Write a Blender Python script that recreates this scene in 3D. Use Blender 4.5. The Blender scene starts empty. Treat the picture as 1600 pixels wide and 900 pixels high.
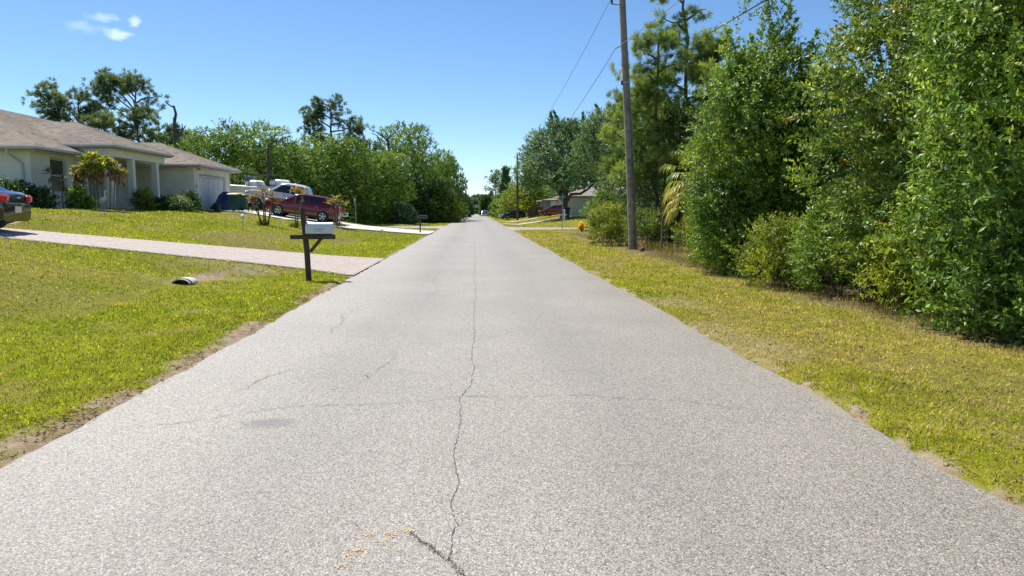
import bpy, math, random
import numpy as np
from mathutils import Vector, Matrix
R = math.radians
sc = bpy.context.scene
COL = sc.collection

# ------------------------------------------------------------------ camera
FPX = 1155.0
PITCH = 6.03
YAW = 2.86
CAMZ = 1.6
cd = bpy.data.cameras.new('camera'); cam = bpy.data.objects.new('camera', cd); COL.objects.link(cam)
cam.location = (0, 0, CAMZ); cam.rotation_euler = (R(90 - PITCH), 0, R(-YAW))
cd.sensor_width = 36; cd.lens = 36 * FPX / 1600; cd.clip_end = 4000; cd.clip_start = 0.05
sc.camera = cam

# ------------------------------------------------------------------ sky and sun
SUN_EL, SUN_AZ = 56.0, -36.0          # azimuth measured from +Y towards +X
SKY_STR, SUN_STR = 0.104, 5.0
w = bpy.data.worlds.new('World'); sc.world = w; w.use_nodes = True
nt = w.node_tree; nt.nodes.clear()
def nd(t, typ, **k):
    n = t.nodes.new(typ)
    for a, b in k.items(): setattr(n, a, b)
    return n
def mth(t, op, a, b=None, c=None):
    n = nd(t, 'ShaderNodeMath', operation=op)
    for i, v in enumerate((a, b, c)):
        if v is None: continue
        if isinstance(v, (int, float)): n.inputs[i].default_value = v
        else: t.links.new(v, n.inputs[i])
    return n.outputs[0]
sky = nd(nt, 'ShaderNodeTexSky', sky_type='NISHITA', sun_disc=False)
sky.sun_elevation = R(SUN_EL); sky.sun_rotation = R(SUN_AZ)
sky.air_density = 0.75; sky.dust_density = 0.1; sky.ozone_density = 4.6; sky.altitude = 0
hsv = nd(nt, 'ShaderNodeHueSaturation'); hsv.inputs['Hue'].default_value = 0.498; hsv.inputs['Saturation'].default_value = 1.08; hsv.inputs['Value'].default_value = 1.0
nt.links.new(sky.outputs[0], hsv.inputs['Color'])
tc = nd(nt, 'ShaderNodeTexCoord')
noi = nd(nt, 'ShaderNodeTexNoise'); noi.inputs['Scale'].default_value = 70; noi.inputs['Detail'].default_value = 7; noi.inputs['Roughness'].default_value = 0.62
mp = nd(nt, 'ShaderNodeMapping'); mp.inputs['Scale'].default_value = (1, 1, 1.9)
nt.links.new(tc.outputs['Generated'], mp.inputs[0]); nt.links.new(mp.outputs[0], noi.inputs['Vector'])
def cam_dir(px, py):
    p, s = R(PITCH), R(YAW)
    a = (px - 800) / FPX; b = -(py - 450) / FPX
    y = math.cos(p) + b * math.sin(p); z = -math.sin(p) + b * math.cos(p)
    return Vector((a * math.cos(s) + y * math.sin(s), -a * math.sin(s) + y * math.cos(s), z)).normalized()
cloud_sum = None
for (px, py, ra, rb, st) in ((160, 27, 18, 5.5, 0.34), (182, 53, 17, 6, 0.5), (210, 33, 7, 7, 0.4), (122, 40, 20, 6, 0.16), (135, 44, 22, 6, 0.14)):
    d0 = cam_dir(px, py); right = d0.cross(Vector((0, 0, 1))).normalized(); up = right.cross(d0)
    def dotn(v):
        n = nd(nt, 'ShaderNodeVectorMath', operation='DOT_PRODUCT'); nt.links.new(tc.outputs['Generated'], n.inputs[0]); n.inputs[1].default_value = v
        return n.outputs['Value']
    a = mth(nt, 'DIVIDE', dotn(right), ra / FPX); b = mth(nt, 'DIVIDE', dotn(up), rb / FPX)
    fr = mth(nt, 'GREATER_THAN', dotn(d0), 0.5)
    dd = mth(nt, 'SQRT', mth(nt, 'ADD', mth(nt, 'MULTIPLY', a, a), mth(nt, 'MULTIPLY', b, b)))
    m = mth(nt, 'SUBTRACT', 1.25, mth(nt, 'ADD', dd, mth(nt, 'MULTIPLY', mth(nt, 'SUBTRACT', noi.outputs['Fac'], 0.5), 3.2)))
    m = mth(nt, 'MULTIPLY', mth(nt, 'MULTIPLY', mth(nt, 'MINIMUM', mth(nt, 'MAXIMUM', mth(nt, 'MULTIPLY', m, 0.9), 0), 1), fr), st)
    cloud_sum = m if cloud_sum is None else mth(nt, 'MAXIMUM', cloud_sum, m)
cmix = nd(nt, 'ShaderNodeMixRGB'); nt.links.new(cloud_sum, cmix.inputs[0]); nt.links.new(hsv.outputs[0], cmix.inputs[1]); cmix.inputs[2].default_value = (9.0, 9.8, 10.2, 1)
bg = nd(nt, 'ShaderNodeBackground'); bg.inputs['Strength'].default_value = SKY_STR
nt.links.new(cmix.outputs[0], bg.inputs[0])
wo = nd(nt, 'ShaderNodeOutputWorld'); nt.links.new(bg.outputs[0], wo.inputs[0])

sl = bpy.data.lights.new('sun', 'SUN'); sl.energy = SUN_STR; sl.angle = R(0.53); sl.color = (1.0, 0.955, 0.88)
so = bpy.data.objects.new('sun', sl); COL.objects.link(so)
sd = Vector((math.sin(R(SUN_AZ)) * math.cos(R(SUN_EL)), math.cos(R(SUN_AZ)) * math.cos(R(SUN_EL)), math.sin(R(SUN_EL))))
so.rotation_euler = sd.to_track_quat('Z', 'Y').to_euler(); so.location = (0, 0, 40)
sc.view_settings.view_transform = 'Standard'; sc.view_settings.look = 'None'
sc.view_settings.exposure = 0.55; sc.view_settings.gamma = 1.0; sc.view_settings.use_curve_mapping = False
sc.render.engine = 'CYCLES'
sc.cycles.max_bounces = 8; sc.cycles.transparent_max_bounces = 8

# ------------------------------------------------------------------ generic helpers
def XP(px, Y):
    """world x of the thing seen at column px of the photo when it stands at distance Y"""
    return Y * math.tan(math.atan((px - 800) / FPX) + R(YAW))
def ZP(px, py, Y):
    d = cam_dir(px, py); return CAMZ + d.z / d.y * Y

_hr = np.random.RandomState(7).rand(512, 512)
def vnoise(x, y, s=1.0, o=3, seed=0):
    x = np.asarray(x, float) / s + seed * 17.3; y = np.asarray(y, float) / s + seed * 5.1
    tot = 0; amp = 0.5; norm = 0
    for k in range(o):
        xi = np.floor(x).astype(int); yi = np.floor(y).astype(int); fx = x - xi; fy = y - yi
        fx = fx * fx * (3 - 2 * fx); fy = fy * fy * (3 - 2 * fy)
        g = lambda a, b: _hr[a % 512, b % 512]
        v = (g(xi, yi) * (1 - fx) + g(xi + 1, yi) * fx) * (1 - fy) + (g(xi, yi + 1) * (1 - fx) + g(xi + 1, yi + 1) * fx) * fy
        tot = tot + amp * v; norm += amp; amp *= 0.5; x = x * 2.03 + 3.7; y = y * 2.03 + 9.1
    return tot / norm

def link(name, me, material=None, parent=None):
    o = bpy.data.objects.new(name, me); COL.objects.link(o)
    if material is not None and me is not None and len(me.materials) == 0: me.materials.append(material)
    if parent is not None: o.parent = parent
    return o
def tag(o, label=None, cat=None, group=None, kind=None):
    if label: o['label'] = label
    if cat: o['category'] = cat
    if group: o['group'] = group
    if kind: o['kind'] = kind
    return o
def empty(name, loc, label=None, cat=None, group=None, rz=0, rx=0, ry=0):
    o = bpy.data.objects.new(name, None); COL.objects.link(o); o.location = loc; o.rotation_euler = (rx, ry, rz)
    o.empty_display_size = 0.2
    return tag(o, label, cat, group)
def copy_tree(o, parent=None):
    c = o.copy(); COL.objects.link(c)
    if parent is not None: c.parent = parent
    for ch in list(o.children): copy_tree(ch, c)
    return c

def np_mesh(name, V, F, cols=None, smooth=False):
    """F: (M,k) array"""
    V = np.asarray(V, np.float32); F = np.asarray(F, np.int32); M, k = F.shape
    me = bpy.data.meshes.new(name)
    me.vertices.add(len(V)); me.vertices.foreach_set('co', V.ravel())
    me.loops.add(M * k); me.loops.foreach_set('vertex_index', F.ravel())
    me.polygons.add(M); me.polygons.foreach_set('loop_start', np.arange(0, M * k, k, dtype=np.int32))
    me.update(calc_edges=True)
    if smooth: me.polygons.foreach_set('use_smooth', np.ones(M, bool))
    if cols is not None:
        a = me.attributes.new('Col', 'FLOAT_COLOR', 'POINT')
        c = np.ones((len(V), 4), np.float32); c[:, :3] = cols; a.data.foreach_set('color', c.ravel())
    return me

class MB:
    """collects shapes; build() links them as one mesh object"""
    def __init__(s): s.v = []; s.f = []
    def add(s, vs, fs):
        b = len(s.v); s.v += [tuple(v) for v in vs]; s.f += [tuple(i + b for i in f) for f in fs]; return s
    def box(s, c, d, rz=0, bev=0.0, M=None):
        x, y, z = (q / 2 for q in d); bev = min(bev, x * .9, y * .9, z * .9)
        if bev > 0:
            vs = []; 
            prof = [(-z, bev), (-z + bev, 0), (z - bev, 0), (z, bev)]
            for zz, ins in prof:
                e = bev if ins == 0 else bev
                X, Y = x - ins, y - ins
                k = bev * .55
                vs += [(X, -Y + k, zz), (X, Y - k, zz), (X - k, Y, zz), (-X + k, Y, zz), (-X, Y - k, zz), (-X, -Y + k, zz), (-X + k, -Y, zz), (X - k, -Y, zz)]
            fs = [tuple(range(7, -1, -1)), tuple(range(24, 32))]
            for r in range(3):
                for i in range(8): fs.append((r * 8 + i, r * 8 + (i + 1) % 8, r * 8 + 8 + (i + 1) % 8, r * 8 + 8 + i))
        else:
            vs = [(-x, -y, -z), (x, -y, -z), (x, y, -z), (-x, y, -z), (-x, -y, z), (x, -y, z), (x, y, z), (-x, y, z)]
            fs = [(3, 2, 1, 0), (4, 5, 6, 7), (0, 1, 5, 4), (1, 2, 6, 5), (2, 3, 7, 6), (3, 0, 4, 7)]
        m = Matrix.Translation(c) @ (M if M is not None else Matrix.Rotation(rz, 4, 'Z'))
        return s.add([m @ Vector(v) for v in vs], fs)
    def tube(s, pts, rad, n=6, cap=True):
        pts = [Vector(p) for p in pts]
        if isinstance(rad, (int, float)): rad = [rad] * len(pts)
        b = len(s.v); ref = None
        for i, p in enumerate(pts):
            t = (pts[min(i + 1, len(pts) - 1)] - pts[max(i - 1, 0)])
            t = t.normalized() if t.length > 1e-9 else Vector((0, 0, 1))
            if ref is None: ref = t.orthogonal().normalized()
            u = (ref - t * ref.dot(t)); u = u.normalized() if u.length > 1e-6 else t.orthogonal().normalized(); ref = u
            q = t.cross(u)
            for k in range(n):
                a = 2 * math.pi * k / n; s.v.append(tuple(p + (u * math.cos(a) + q * math.sin(a)) * rad[i]))
        for i in range(len(pts) - 1):
            for k in range(n):
                s.f.append((b + i * n + k, b + i * n + (k + 1) % n, b + (i + 1) * n + (k + 1) % n, b + (i + 1) * n + k))
        if cap:
            s.f.append(tuple(b + k for k in range(n - 1, -1, -1))); s.f.append(tuple(b + (len(pts) - 1) * n + k for k in range(n)))
        return s
    def lathe(s, prof, c=(0, 0, 0), n=16, axis='Z'):
        b = len(s.v)
        for (r, z) in prof:
            for k in range(n):
                a = 2 * math.pi * k / n; x, y = r * math.cos(a), r * math.sin(a)
                p = (x, y, z) if axis == 'Z' else ((x, z, y) if axis == 'Y' else (z, x, y))
                s.v.append((p[0] + c[0], p[1] + c[1], p[2] + c[2]))
        m = len(prof)
        for i in range(m - 1):
            for k in range(n): s.f.append((b + i * n + k, b + i * n + (k + 1) % n, b + (i + 1) * n + (k + 1) % n, b + (i + 1) * n + k))
        s.f.append(tuple(b + k for k in range(n - 1, -1, -1))); s.f.append(tuple(b + (m - 1) * n + k for k in range(n)))
        return s
    def prism(s, poly, d, M):
        """poly in local xz, extruded along local y by +-d/2"""
        n = len(poly); vs = [M @ Vector((x, -d / 2, z)) for x, z in poly] + [M @ Vector((x, d / 2, z)) for x, z in poly]
        fs = [tuple(range(n)), tuple(range(2 * n - 1, n - 1, -1))]
        for i in range(n): fs.append((i, i + n, (i + 1) % n + n, (i + 1) % n))
        return s.add(vs, fs)
    def build(s, name, material, parent=None, smooth=False, fix=True):
        me = bpy.data.meshes.new(name); me.from_pydata(s.v, [], s.f); me.update()
        if fix:
            import bmesh
            bm = bmesh.new(); bm.from_mesh(me); bmesh.ops.recalc_face_normals(bm, faces=bm.faces); bm.to_mesh(me); bm.free()
        o = link(name, me, material, parent)
        if smooth:
            me.polygons.foreach_set('use_smooth', np.ones(len(me.polygons), bool))
            try: me.set_sharp_from_angle(angle=R(38))
            except Exception: pass
        return o

# ------------------------------------------------------------------ materials
def newmat(name):
    m = bpy.data.materials.new(name); m.use_nodes = True
    t = m.node_tree; b = t.nodes['Principled BSDF']; return m, t, b
def simple(name, col, rough=0.6, metal=0.0, var=0.12, scale=6.0, bump=0.0, bscale=60.0, spec=0.5, coat=0.0):
    m, t, b = newmat(name)
    tcn = nd(t, 'ShaderNodeTexCoord'); n = nd(t, 'ShaderNodeTexNoise'); n.inputs['Scale'].default_value = scale; n.inputs['Detail'].default_value = 6
    t.links.new(tcn.outputs['Object'], n.inputs['Vector'])
    cr = nd(t, 'ShaderNodeValToRGB'); cr.color_ramp.elements[0].position = 0.3; cr.color_ramp.elements[1].position = 0.7
    cr.color_ramp.elements[0].color = tuple(c * (1 - var) for c in col) + (1,); cr.color_ramp.elements[1].color = tuple(min(1, c * (1 + var)) for c in col) + (1,)
    t.links.new(n.outputs['Fac'], cr.inputs[0]); t.links.new(cr.outputs[0], b.inputs['Base Color'])
    b.inputs['Roughness'].default_value = rough; b.inputs['Metallic'].default_value = metal
    b.inputs['Specular IOR Level'].default_value = spec
    if coat: b.inputs['Coat Weight'].default_value = coat; b.inputs['Coat Roughness'].default_value = 0.05
    if bump:
        n2 = nd(t, 'ShaderNodeTexNoise'); n2.inputs['Scale'].default_value = bscale; n2.inputs['Detail'].default_value = 5
        t.links.new(tcn.outputs['Object'], n2.inputs['Vector'])
        bp = nd(t, 'ShaderNodeBump'); bp.inputs['Strength'].default_value = bump; bp.inputs['Distance'].default_value = 0.02
        t.links.new(n2.outputs['Fac'], bp.inputs['Height']); t.links.new(bp.outputs[0], b.inputs['Normal'])
    return m
def leafmat(name, rough=0.42, trans=0.35, spec=0.5, tint=(1.25, 1.3, 0.55)):
    m, t, b = newmat(name)
    at = nd(t, 'ShaderNodeAttribute', attribute_name='Col')
    t.links.new(at.outputs['Color'], b.inputs['Base Color'])
    b.inputs['Roughness'].default_value = rough; b.inputs['Specular IOR Level'].default_value = spec
    tr = nd(t, 'ShaderNodeBsdfTranslucent')
    mx = nd(t, 'ShaderNodeMixRGB', blend_type='MULTIPLY'); mx.inputs[0].default_value = 1; mx.inputs[2].default_value = tint + (1,)
    t.links.new(at.outputs['Color'], mx.inputs[1]); t.links.new(mx.outputs[0], tr.inputs[0])
    ms = nd(t, 'ShaderNodeMixShader'); ms.inputs[0].default_value = trans
    t.links.new(b.outputs[0], ms.inputs[1]); t.links.new(tr.outputs[0], ms.inputs[2])
    t.links.new(ms.outputs[0], t.nodes['Material Output'].inputs[0])
    return m
M_LEAF = leafmat('glossy_leaf', 0.42, 0.36, 0.34, (1.3, 1.2, .6))
M_LEAF_FAR = leafmat('far_leaf', 0.5, 0.3, 0.3, (1.2, 1.15, .6))
M_NEEDLE = leafmat('pine_needle', 0.5, 0.4, 0.4, (1.3, 1.25, .7))
M_GRASS = leafmat('grass_blade', 0.7, 0.42, 0.12, (1.2, 1.2, 0.5))
M_BARK = simple('bark', (0.11, 0.085, 0.062), 0.95, var=0.45, scale=9, bump=0.8, bscale=25)
M_DEAD = simple('dead_wood', (0.10, 0.085, 0.075), 0.95, var=0.4, scale=5, bump=0.5, bscale=20)
M_GREYBARK = simple('grey_bark', (0.17, 0.15, 0.12), 0.95, var=0.4, scale=7, bump=0.6, bscale=25)
M_POLE = simple('weathered_pole_wood', (0.26, 0.225, 0.18), 0.9, var=0.35, scale=4, bump=0.5, bscale=40)
M_POST = simple('stained_post_wood', (0.075, 0.055, 0.042), 0.85, var=0.4, scale=7, bump=0.5, bscale=50)
M_WHITE = simple('white_enamel', (0.72, 0.75, 0.78), 0.4, var=0.06, scale=5)
M_WHITEPLA = simple('white_plastic', (0.75, 0.75, 0.72), 0.5, var=0.06)
M_BLACK = simple('black_paint', (0.012, 0.012, 0.013), 0.4, var=0.2)
M_RUBBER = simple('tyre_rubber', (0.018, 0.018, 0.018), 0.85, var=0.2)
M_CHROME = simple('alloy', (0.55, 0.56, 0.58), 0.25, 1.0, var=0.1)
M_STEEL = simple('galvanised_steel', (0.38, 0.39, 0.40), 0.5, 0.7, var=0.15, scale=10)
M_GLASS = simple('dark_window_glass', (0.012, 0.016, 0.022), 0.06, var=0.2, spec=0.8)
M_WGLASS = simple('house_window_glass', (0.03, 0.036, 0.04), 0.08, var=0.3, spec=0.8)
M_RED = simple('red_lamp_lens', (0.42, 0.012, 0.015), 0.18, var=0.1)
M_CLEAR = simple('clear_lamp_lens', (0.6, 0.58, 0.55), 0.2, var=0.1)
M_CONC = simple('pale_concrete', (0.56, 0.53, 0.47), 0.9, var=0.14, scale=1.2, bump=0.2, bscale=80)
M_PIPE = simple('culvert_concrete', (0.58, 0.56, 0.50), 0.9, var=0.2, scale=12, bump=0.3, bscale=70)
M_WIRE = simple('weathered_wire', (0.30, 0.31, 0.32), 0.6, 0.3)
M_CABLE = simple('black_cable', (0.02, 0.02, 0.022), 0.7)
M_GREENBIN = simple('green_bin_plastic', (0.018, 0.10, 0.075), 0.55, var=0.12)
M_TANLID = simple('tan_lid_plastic', (0.55, 0.42, 0.27), 0.55, var=0.1)
M_TARP = simple('navy_tarp', (0.022, 0.025, 0.095), 0.55, var=0.3, scale=4, bump=0.7, bscale=8)
M_SIGN = simple('green_sign_sheet', (0.03, 0.30, 0.24), 0.5, var=0.08)

# ------------------------------------------------------------------ terrain
LX = [-1e4, -60, -25, -18, -16, -14, -12, -10, -8, -6.5, -5, -3.7, -3.2]
LZ = [1.6, 1.6, 1.70, 1.66, 1.52, 1.27, 0.98, 0.70, 0.32, -0.02, -0.09, -0.03, 0.0]
def sstep(a, b, x):
    t = np.clip((x - a) / (b - a), 0, 1); return t * t * (3 - 2 * t)
def drive_z(x):
    return np.interp(x, [-40, -18, -14.5, -12, -3.2], [1.55, 1.45, 1.15, 0.9, 0.0])
def drive_y(x):
    """near and far edge of the paver drive"""
    n = np.interp(x, [-40, -12, -5.5, -4.2, -3.1], [19.9, 19.6, 19.25, 19.0, 18.55])
    f = np.interp(x, [-40, -14, -10.5, -7, -4.4, -3.1], [22.3, 22.4, 22.9, 23.6, 24.1, 24.9]); return n, f
def drive2_z(x):
    return np.interp(x, [-40, -16.9, -14, -12, -7.8, -3.2], [1.66, 1.64, 1.45, 1.12, 0.47, 0.0])
def drive2_y(x):
    n = np.interp(x, [-40, -16.5, -12, -7.8, -5, -3.1], [46.3, 46.3, 45.6, 45.9, 47.2, 48.8])
    f = np.interp(x, [-40, -17, -12, -9, -5, -3.1], [52.6, 52.8, 52.6, 52.8, 54.2, 56.0]); return n, f
CROSS_L, CROSS_R, CROSS_W = 70.0, 64.5, 3.4
def cross_y(x): return np.where(x < 0, CROSS_L, CROSS_R)
def ter(x, y):
    x = np.asarray(x, float); y = np.asarray(y, float)
    zl = np.interp(x, LX, LZ)
    far = sstep(57.5, 65, y)
    zl2 = np.interp(x, [-60, -25, -8, -5, -3.2], [0.5, 0.4, 0.12, -0.04, 0.0])
    zl = zl * (1 - far) + zl2 * far
    und = (vnoise(x, y, 5.0, 3, 2) - 0.5) * 0.16 * sstep(3.6, 8, np.abs(x))
    zl = zl + und
    n, f = drive_y(x); d = np.maximum(np.maximum(n - y, y - f), 0)
    k = 1 - sstep(0.05, 1.3, d); zl = zl * (1 - k) + (drive_z(x) - 0.035) * k
    n, f = drive2_y(x); d = np.maximum(np.maximum(n - y, y - f), 0)
    k = 1 - sstep(0.05, 1.6, d); zl = zl * (1 - k) + (drive2_z(x) - 0.035) * k
    zr1 = np.interp(x, [3.2, 4.5, 7, 14, 40], [0, -0.05, 0.02, 0.1, 0.2])
    zr2 = np.interp(x, [3.2, 5, 8, 11, 16, 40], [0, -0.12, 0.3, 0.85, 1.0, 0.9])
    k = sstep(68, 82, y) * (1 - sstep(125, 170, y)); zr = zr1 * (1 - k) + zr2 * k + und * 0.6
    z = np.where(x < 0, zl, zr)
    ck = 1 - sstep(CROSS_W - 0.2, CROSS_W + 2.0, np.abs(y - cross_y(x))); z = np.where(np.abs(x) > 2.9, z * (1 - ck) + (-0.045) * ck, z)
    rk = sstep(3.18, 2.9, np.abs(x)); z = z * (1 - rk) - 0.06 * rk
    return z
def tz(x, y): return float(ter(np.array([x]), np.array([y]))[0])

xs = np.unique(np.concatenate([[-900, -600, -400, -250, -150, -100, -70, -50], np.arange(-40, -18, 1.0), np.arange(-18, -3.6, 0.3), np.arange(-3.6, -2.7, 0.08), [-1.5, 0, 1.5], np.arange(2.7, 3.6, 0.08), np.arange(3.6, 9, 0.3), np.arange(9, 24, 0.8), [28, 34, 40, 50, 70, 100, 150, 250, 400, 600, 900]]))
ys = np.unique(np.concatenate([[-300, -150, -80, -40, -20, -10, -5, -2], np.arange(0, 2, .4), np.arange(2, 13, 0.14), np.arange(13, 17, .3), np.arange(17, 27, 0.2), np.arange(27, 60, 0.6), np.arange(60, 76, 0.4), np.arange(76, 130, 1.5), [135, 145, 160, 180, 210, 250, 300, 400, 600, 900, 1400, 2000]]))
X, Y = np.meshgrid(xs, ys); V = np.stack([X.ravel(), Y.ravel(), ter(X.ravel(), Y.ravel())], 1)
nx, ny = len(xs), len(ys)
I = (np.arange(ny - 1)[:, None] * nx + np.arange(nx - 1)[None]).ravel()
gm = np_mesh('ground', V, np.stack([I, I + 1, I + nx + 1, I + nx], 1), smooth=True)

# bare patches: (x, y, rx, ry) used by the ground colour and by the grass
def bare(x, y):
    """0..1 how bare the lawn is"""
    ax = np.abs(x); e = ax - 2.98
    wob = vnoise(x * 0.6, y, 0.8, 4, 5); wob2 = vnoise(x, y, 0.25, 2, 9)
    wl = np.where(x < 0, 0.03 + 0.52 * np.maximum(wob - 0.34, 0), 0.015 + 0.07 * np.maximum(wob - 0.36, 0))
    b = 1 - sstep(wl * 0.45, wl * 1.5, e + (wob2 - 0.5) * 0.42 + (vnoise(x, y, .08, 2, 51) - .5) * .34)
    # sandy spill behind the culvert pipe
    q = ((x + 6.3) / 0.42) ** 2 + ((y - 17.75) / 1.0) ** 2
    b = np.maximum(b, (1 - sstep(0.35, 1.3, q + (wob2 - 0.5) * 1.3)) * 0.95)
    # dry streaks of the left verge
    st = vnoise(x * 1.0 + y * 0.12, y * 0.22, 0.8, 3, 11)
    b = np.maximum(b, np.where((x < -4.5) & (y < 18), sstep(0.60, 0.80, st) * 0.6, 0))
    st2 = vnoise(x, y, 2.3, 4, 13)
    b = np.maximum(b, np.where(x < -6, sstep(0.44, 0.66, st2) * np.where(y > 24, .78, .42), 0))
    b = np.maximum(b, np.where((x < -7) & (y < 20), sstep(-8.5, -12.5, x + (wob - .5) * 5) * sstep(13.5, 17.5, y + (wob2 - .5) * 2) * .62, 0))
    st3 = vnoise(x * .6 + y * .25, y * .5 - x * .1, .55, 4, 19)
    b = np.maximum(b, np.where((x < -3.8) & (y < 20), sstep(0.57, 0.72, st3) * 0.55, 0))
    # right verge is thin and straw coloured
    b = np.maximum(b, np.where(x > 0, sstep(0.46, 0.78, vnoise(x, y * 0.6, 0.9, 4, 15)) * 0.5, 0))
    # strip along the wood's edge
    b = np.maximum(b, np.where((x > 0) & (y < 50), sstep(5.45, 6.4, x + (wob - 0.5) * 1.4) * 0.97, 0))
    return np.clip(b, 0, 1)
Bv = bare(V[:, 0], V[:, 1])
a = gm.attributes.new('Bare', 'FLOAT', 'POINT'); a.data.foreach_set('value', Bv.astype(np.float32))
m, t, b = newmat('lawn_soil')
geo = nd(t, 'ShaderNodeNewGeometry'); n1 = nd(t, 'ShaderNodeTexNoise'); n1.inputs['Scale'].default_value = 0.55; n1.inputs['Detail'].default_value = 6
n2 = nd(t, 'ShaderNodeTexNoise'); n2.inputs['Scale'].default_value = 26; n2.inputs['Detail'].default_value = 5
n3 = nd(t, 'ShaderNodeTexNoise'); n3.inputs['Scale'].default_value = 7; n3.inputs['Detail'].default_value = 6
n4 = nd(t, 'ShaderNodeTexNoise'); n4.inputs['Scale'].default_value = 60; n4.inputs['Detail'].default_value = 8; n4.inputs['Roughness'].default_value = 0.7
for q in (n1, n2, n3, n4): t.links.new(geo.outputs['Position'], q.inputs['Vector'])
def ramp(tree, fac, stops):
    r_ = nd(tree, 'ShaderNodeValToRGB'); e = r_.color_ramp.elements
    while len(e) < len(stops): e.new(0.5)
    for i, (p, c) in enumerate(stops): e[i].position = p; e[i].color = tuple(c) + (1,)
    tree.links.new(fac, r_.inputs[0]); return r_.outputs[0]
def mixc(tree, fac, c1, c2, mode='MIX'):
    q = nd(tree, 'ShaderNodeMixRGB', blend_type=mode)
    for i, v in enumerate((fac, c1, c2)):
        if isinstance(v, (int, float)): q.inputs[i].default_value = v
        elif isinstance(v, tuple): q.inputs[i].default_value = v + (1,)
        else: tree.links.new(v, q.inputs[i])
    return q.outputs[0]
grass_c = ramp(t, n1.outputs['Fac'], [(0.3, (0.15, 0.18, 0.006)), (0.5, (0.24, 0.25, 0.008)), (0.7, (0.33, 0.29, 0.03))])
grass_c = mixc(t, 0.5, grass_c, ramp(t, n2.outputs['Fac'], [(0.3, (0.05, 0.06, 0.010)), (0.7, (0.21, 0.21, 0.03))]))
dirt_c = ramp(t, n3.outputs['Fac'], [(0.28, (0.13, 0.088, 0.055)), (0.5, (0.29, 0.22, 0.15)), (0.75, (0.43, 0.35, 0.26))])
dirt_c = mixc(t, 0.35, dirt_c, ramp(t, n4.outputs['Fac'], [(0.35, (0.12, 0.075, 0.045)), (0.65, (0.50, 0.40, 0.28))]))
sep = nd(t, 'ShaderNodeSeparateXYZ'); t.links.new(geo.outputs['Position'], sep.inputs[0])
litter = ramp(t, n2.outputs['Fac'], [(0.3, (0.035, 0.022, 0.014)), (0.55, (0.13, 0.09, 0.055)), (0.75, (0.25, 0.18, 0.115))])
woodk = mth(t, 'MINIMUM', mth(t, 'MAXIMUM', mth(t, 'SUBTRACT', mth(t, 'ADD', sep.outputs[0], n3.outputs['Fac']), 6.0), 0), 1)
woodk = mth(t, 'MULTIPLY', woodk, mth(t, 'LESS_THAN', sep.outputs[1], 52))
dirt_c = mixc(t, woodk, dirt_c, litter)
axx = mth(t, 'ABSOLUTE', sep.outputs[0])
lawnk = mth(t, 'MINIMUM', mth(t, 'MAXIMUM', mth(t, 'MULTIPLY', mth(t, 'SUBTRACT', mth(t, 'ADD', axx, mth(t, 'MULTIPLY', n3.outputs['Fac'], .5)), 3.85), 2.2), 0), 1)
thatch = ramp(t, n2.outputs['Fac'], [(0.3, (0.06, 0.045, 0.016)), (0.5, (0.155, 0.13, 0.04)), (0.72, (0.30, 0.25, 0.09))])
culv = nd(t, 'ShaderNodeVectorMath', operation='DISTANCE'); t.links.new(geo.outputs['Position'], culv.inputs[0]); culv.inputs[1].default_value = (-6.3, 17.6, 0)
lawnk = mth(t, 'MULTIPLY', lawnk, mth(t, 'GREATER_THAN', culv.outputs['Value'], 1.7))
dirt_c = mixc(t, mth(t, 'MULTIPLY', lawnk, mth(t, 'SUBTRACT', 1.0, woodk)), dirt_c, thatch)
at = nd(t, 'ShaderNodeAttribute', attribute_name='Bare')
t.links.new(mixc(t, at.outputs['Fac'], grass_c, dirt_c), b.inputs['Base Color']); b.inputs['Roughness'].default_value = 1.0; b.inputs['Specular IOR Level'].default_value = 0.1
bp = nd(t, 'ShaderNodeBump'); bp.inputs['Strength'].default_value = 0.5; bp.inputs['Distance'].default_value = 0.03
t.links.new(n4.outputs['Fac'], bp.inputs['Height']); t.links.new(bp.outputs[0], b.inputs['Normal'])
g = link('ground', gm, m); tag(g, 'mown lawn and sandy verge on both sides of the road', kind='structure')

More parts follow.
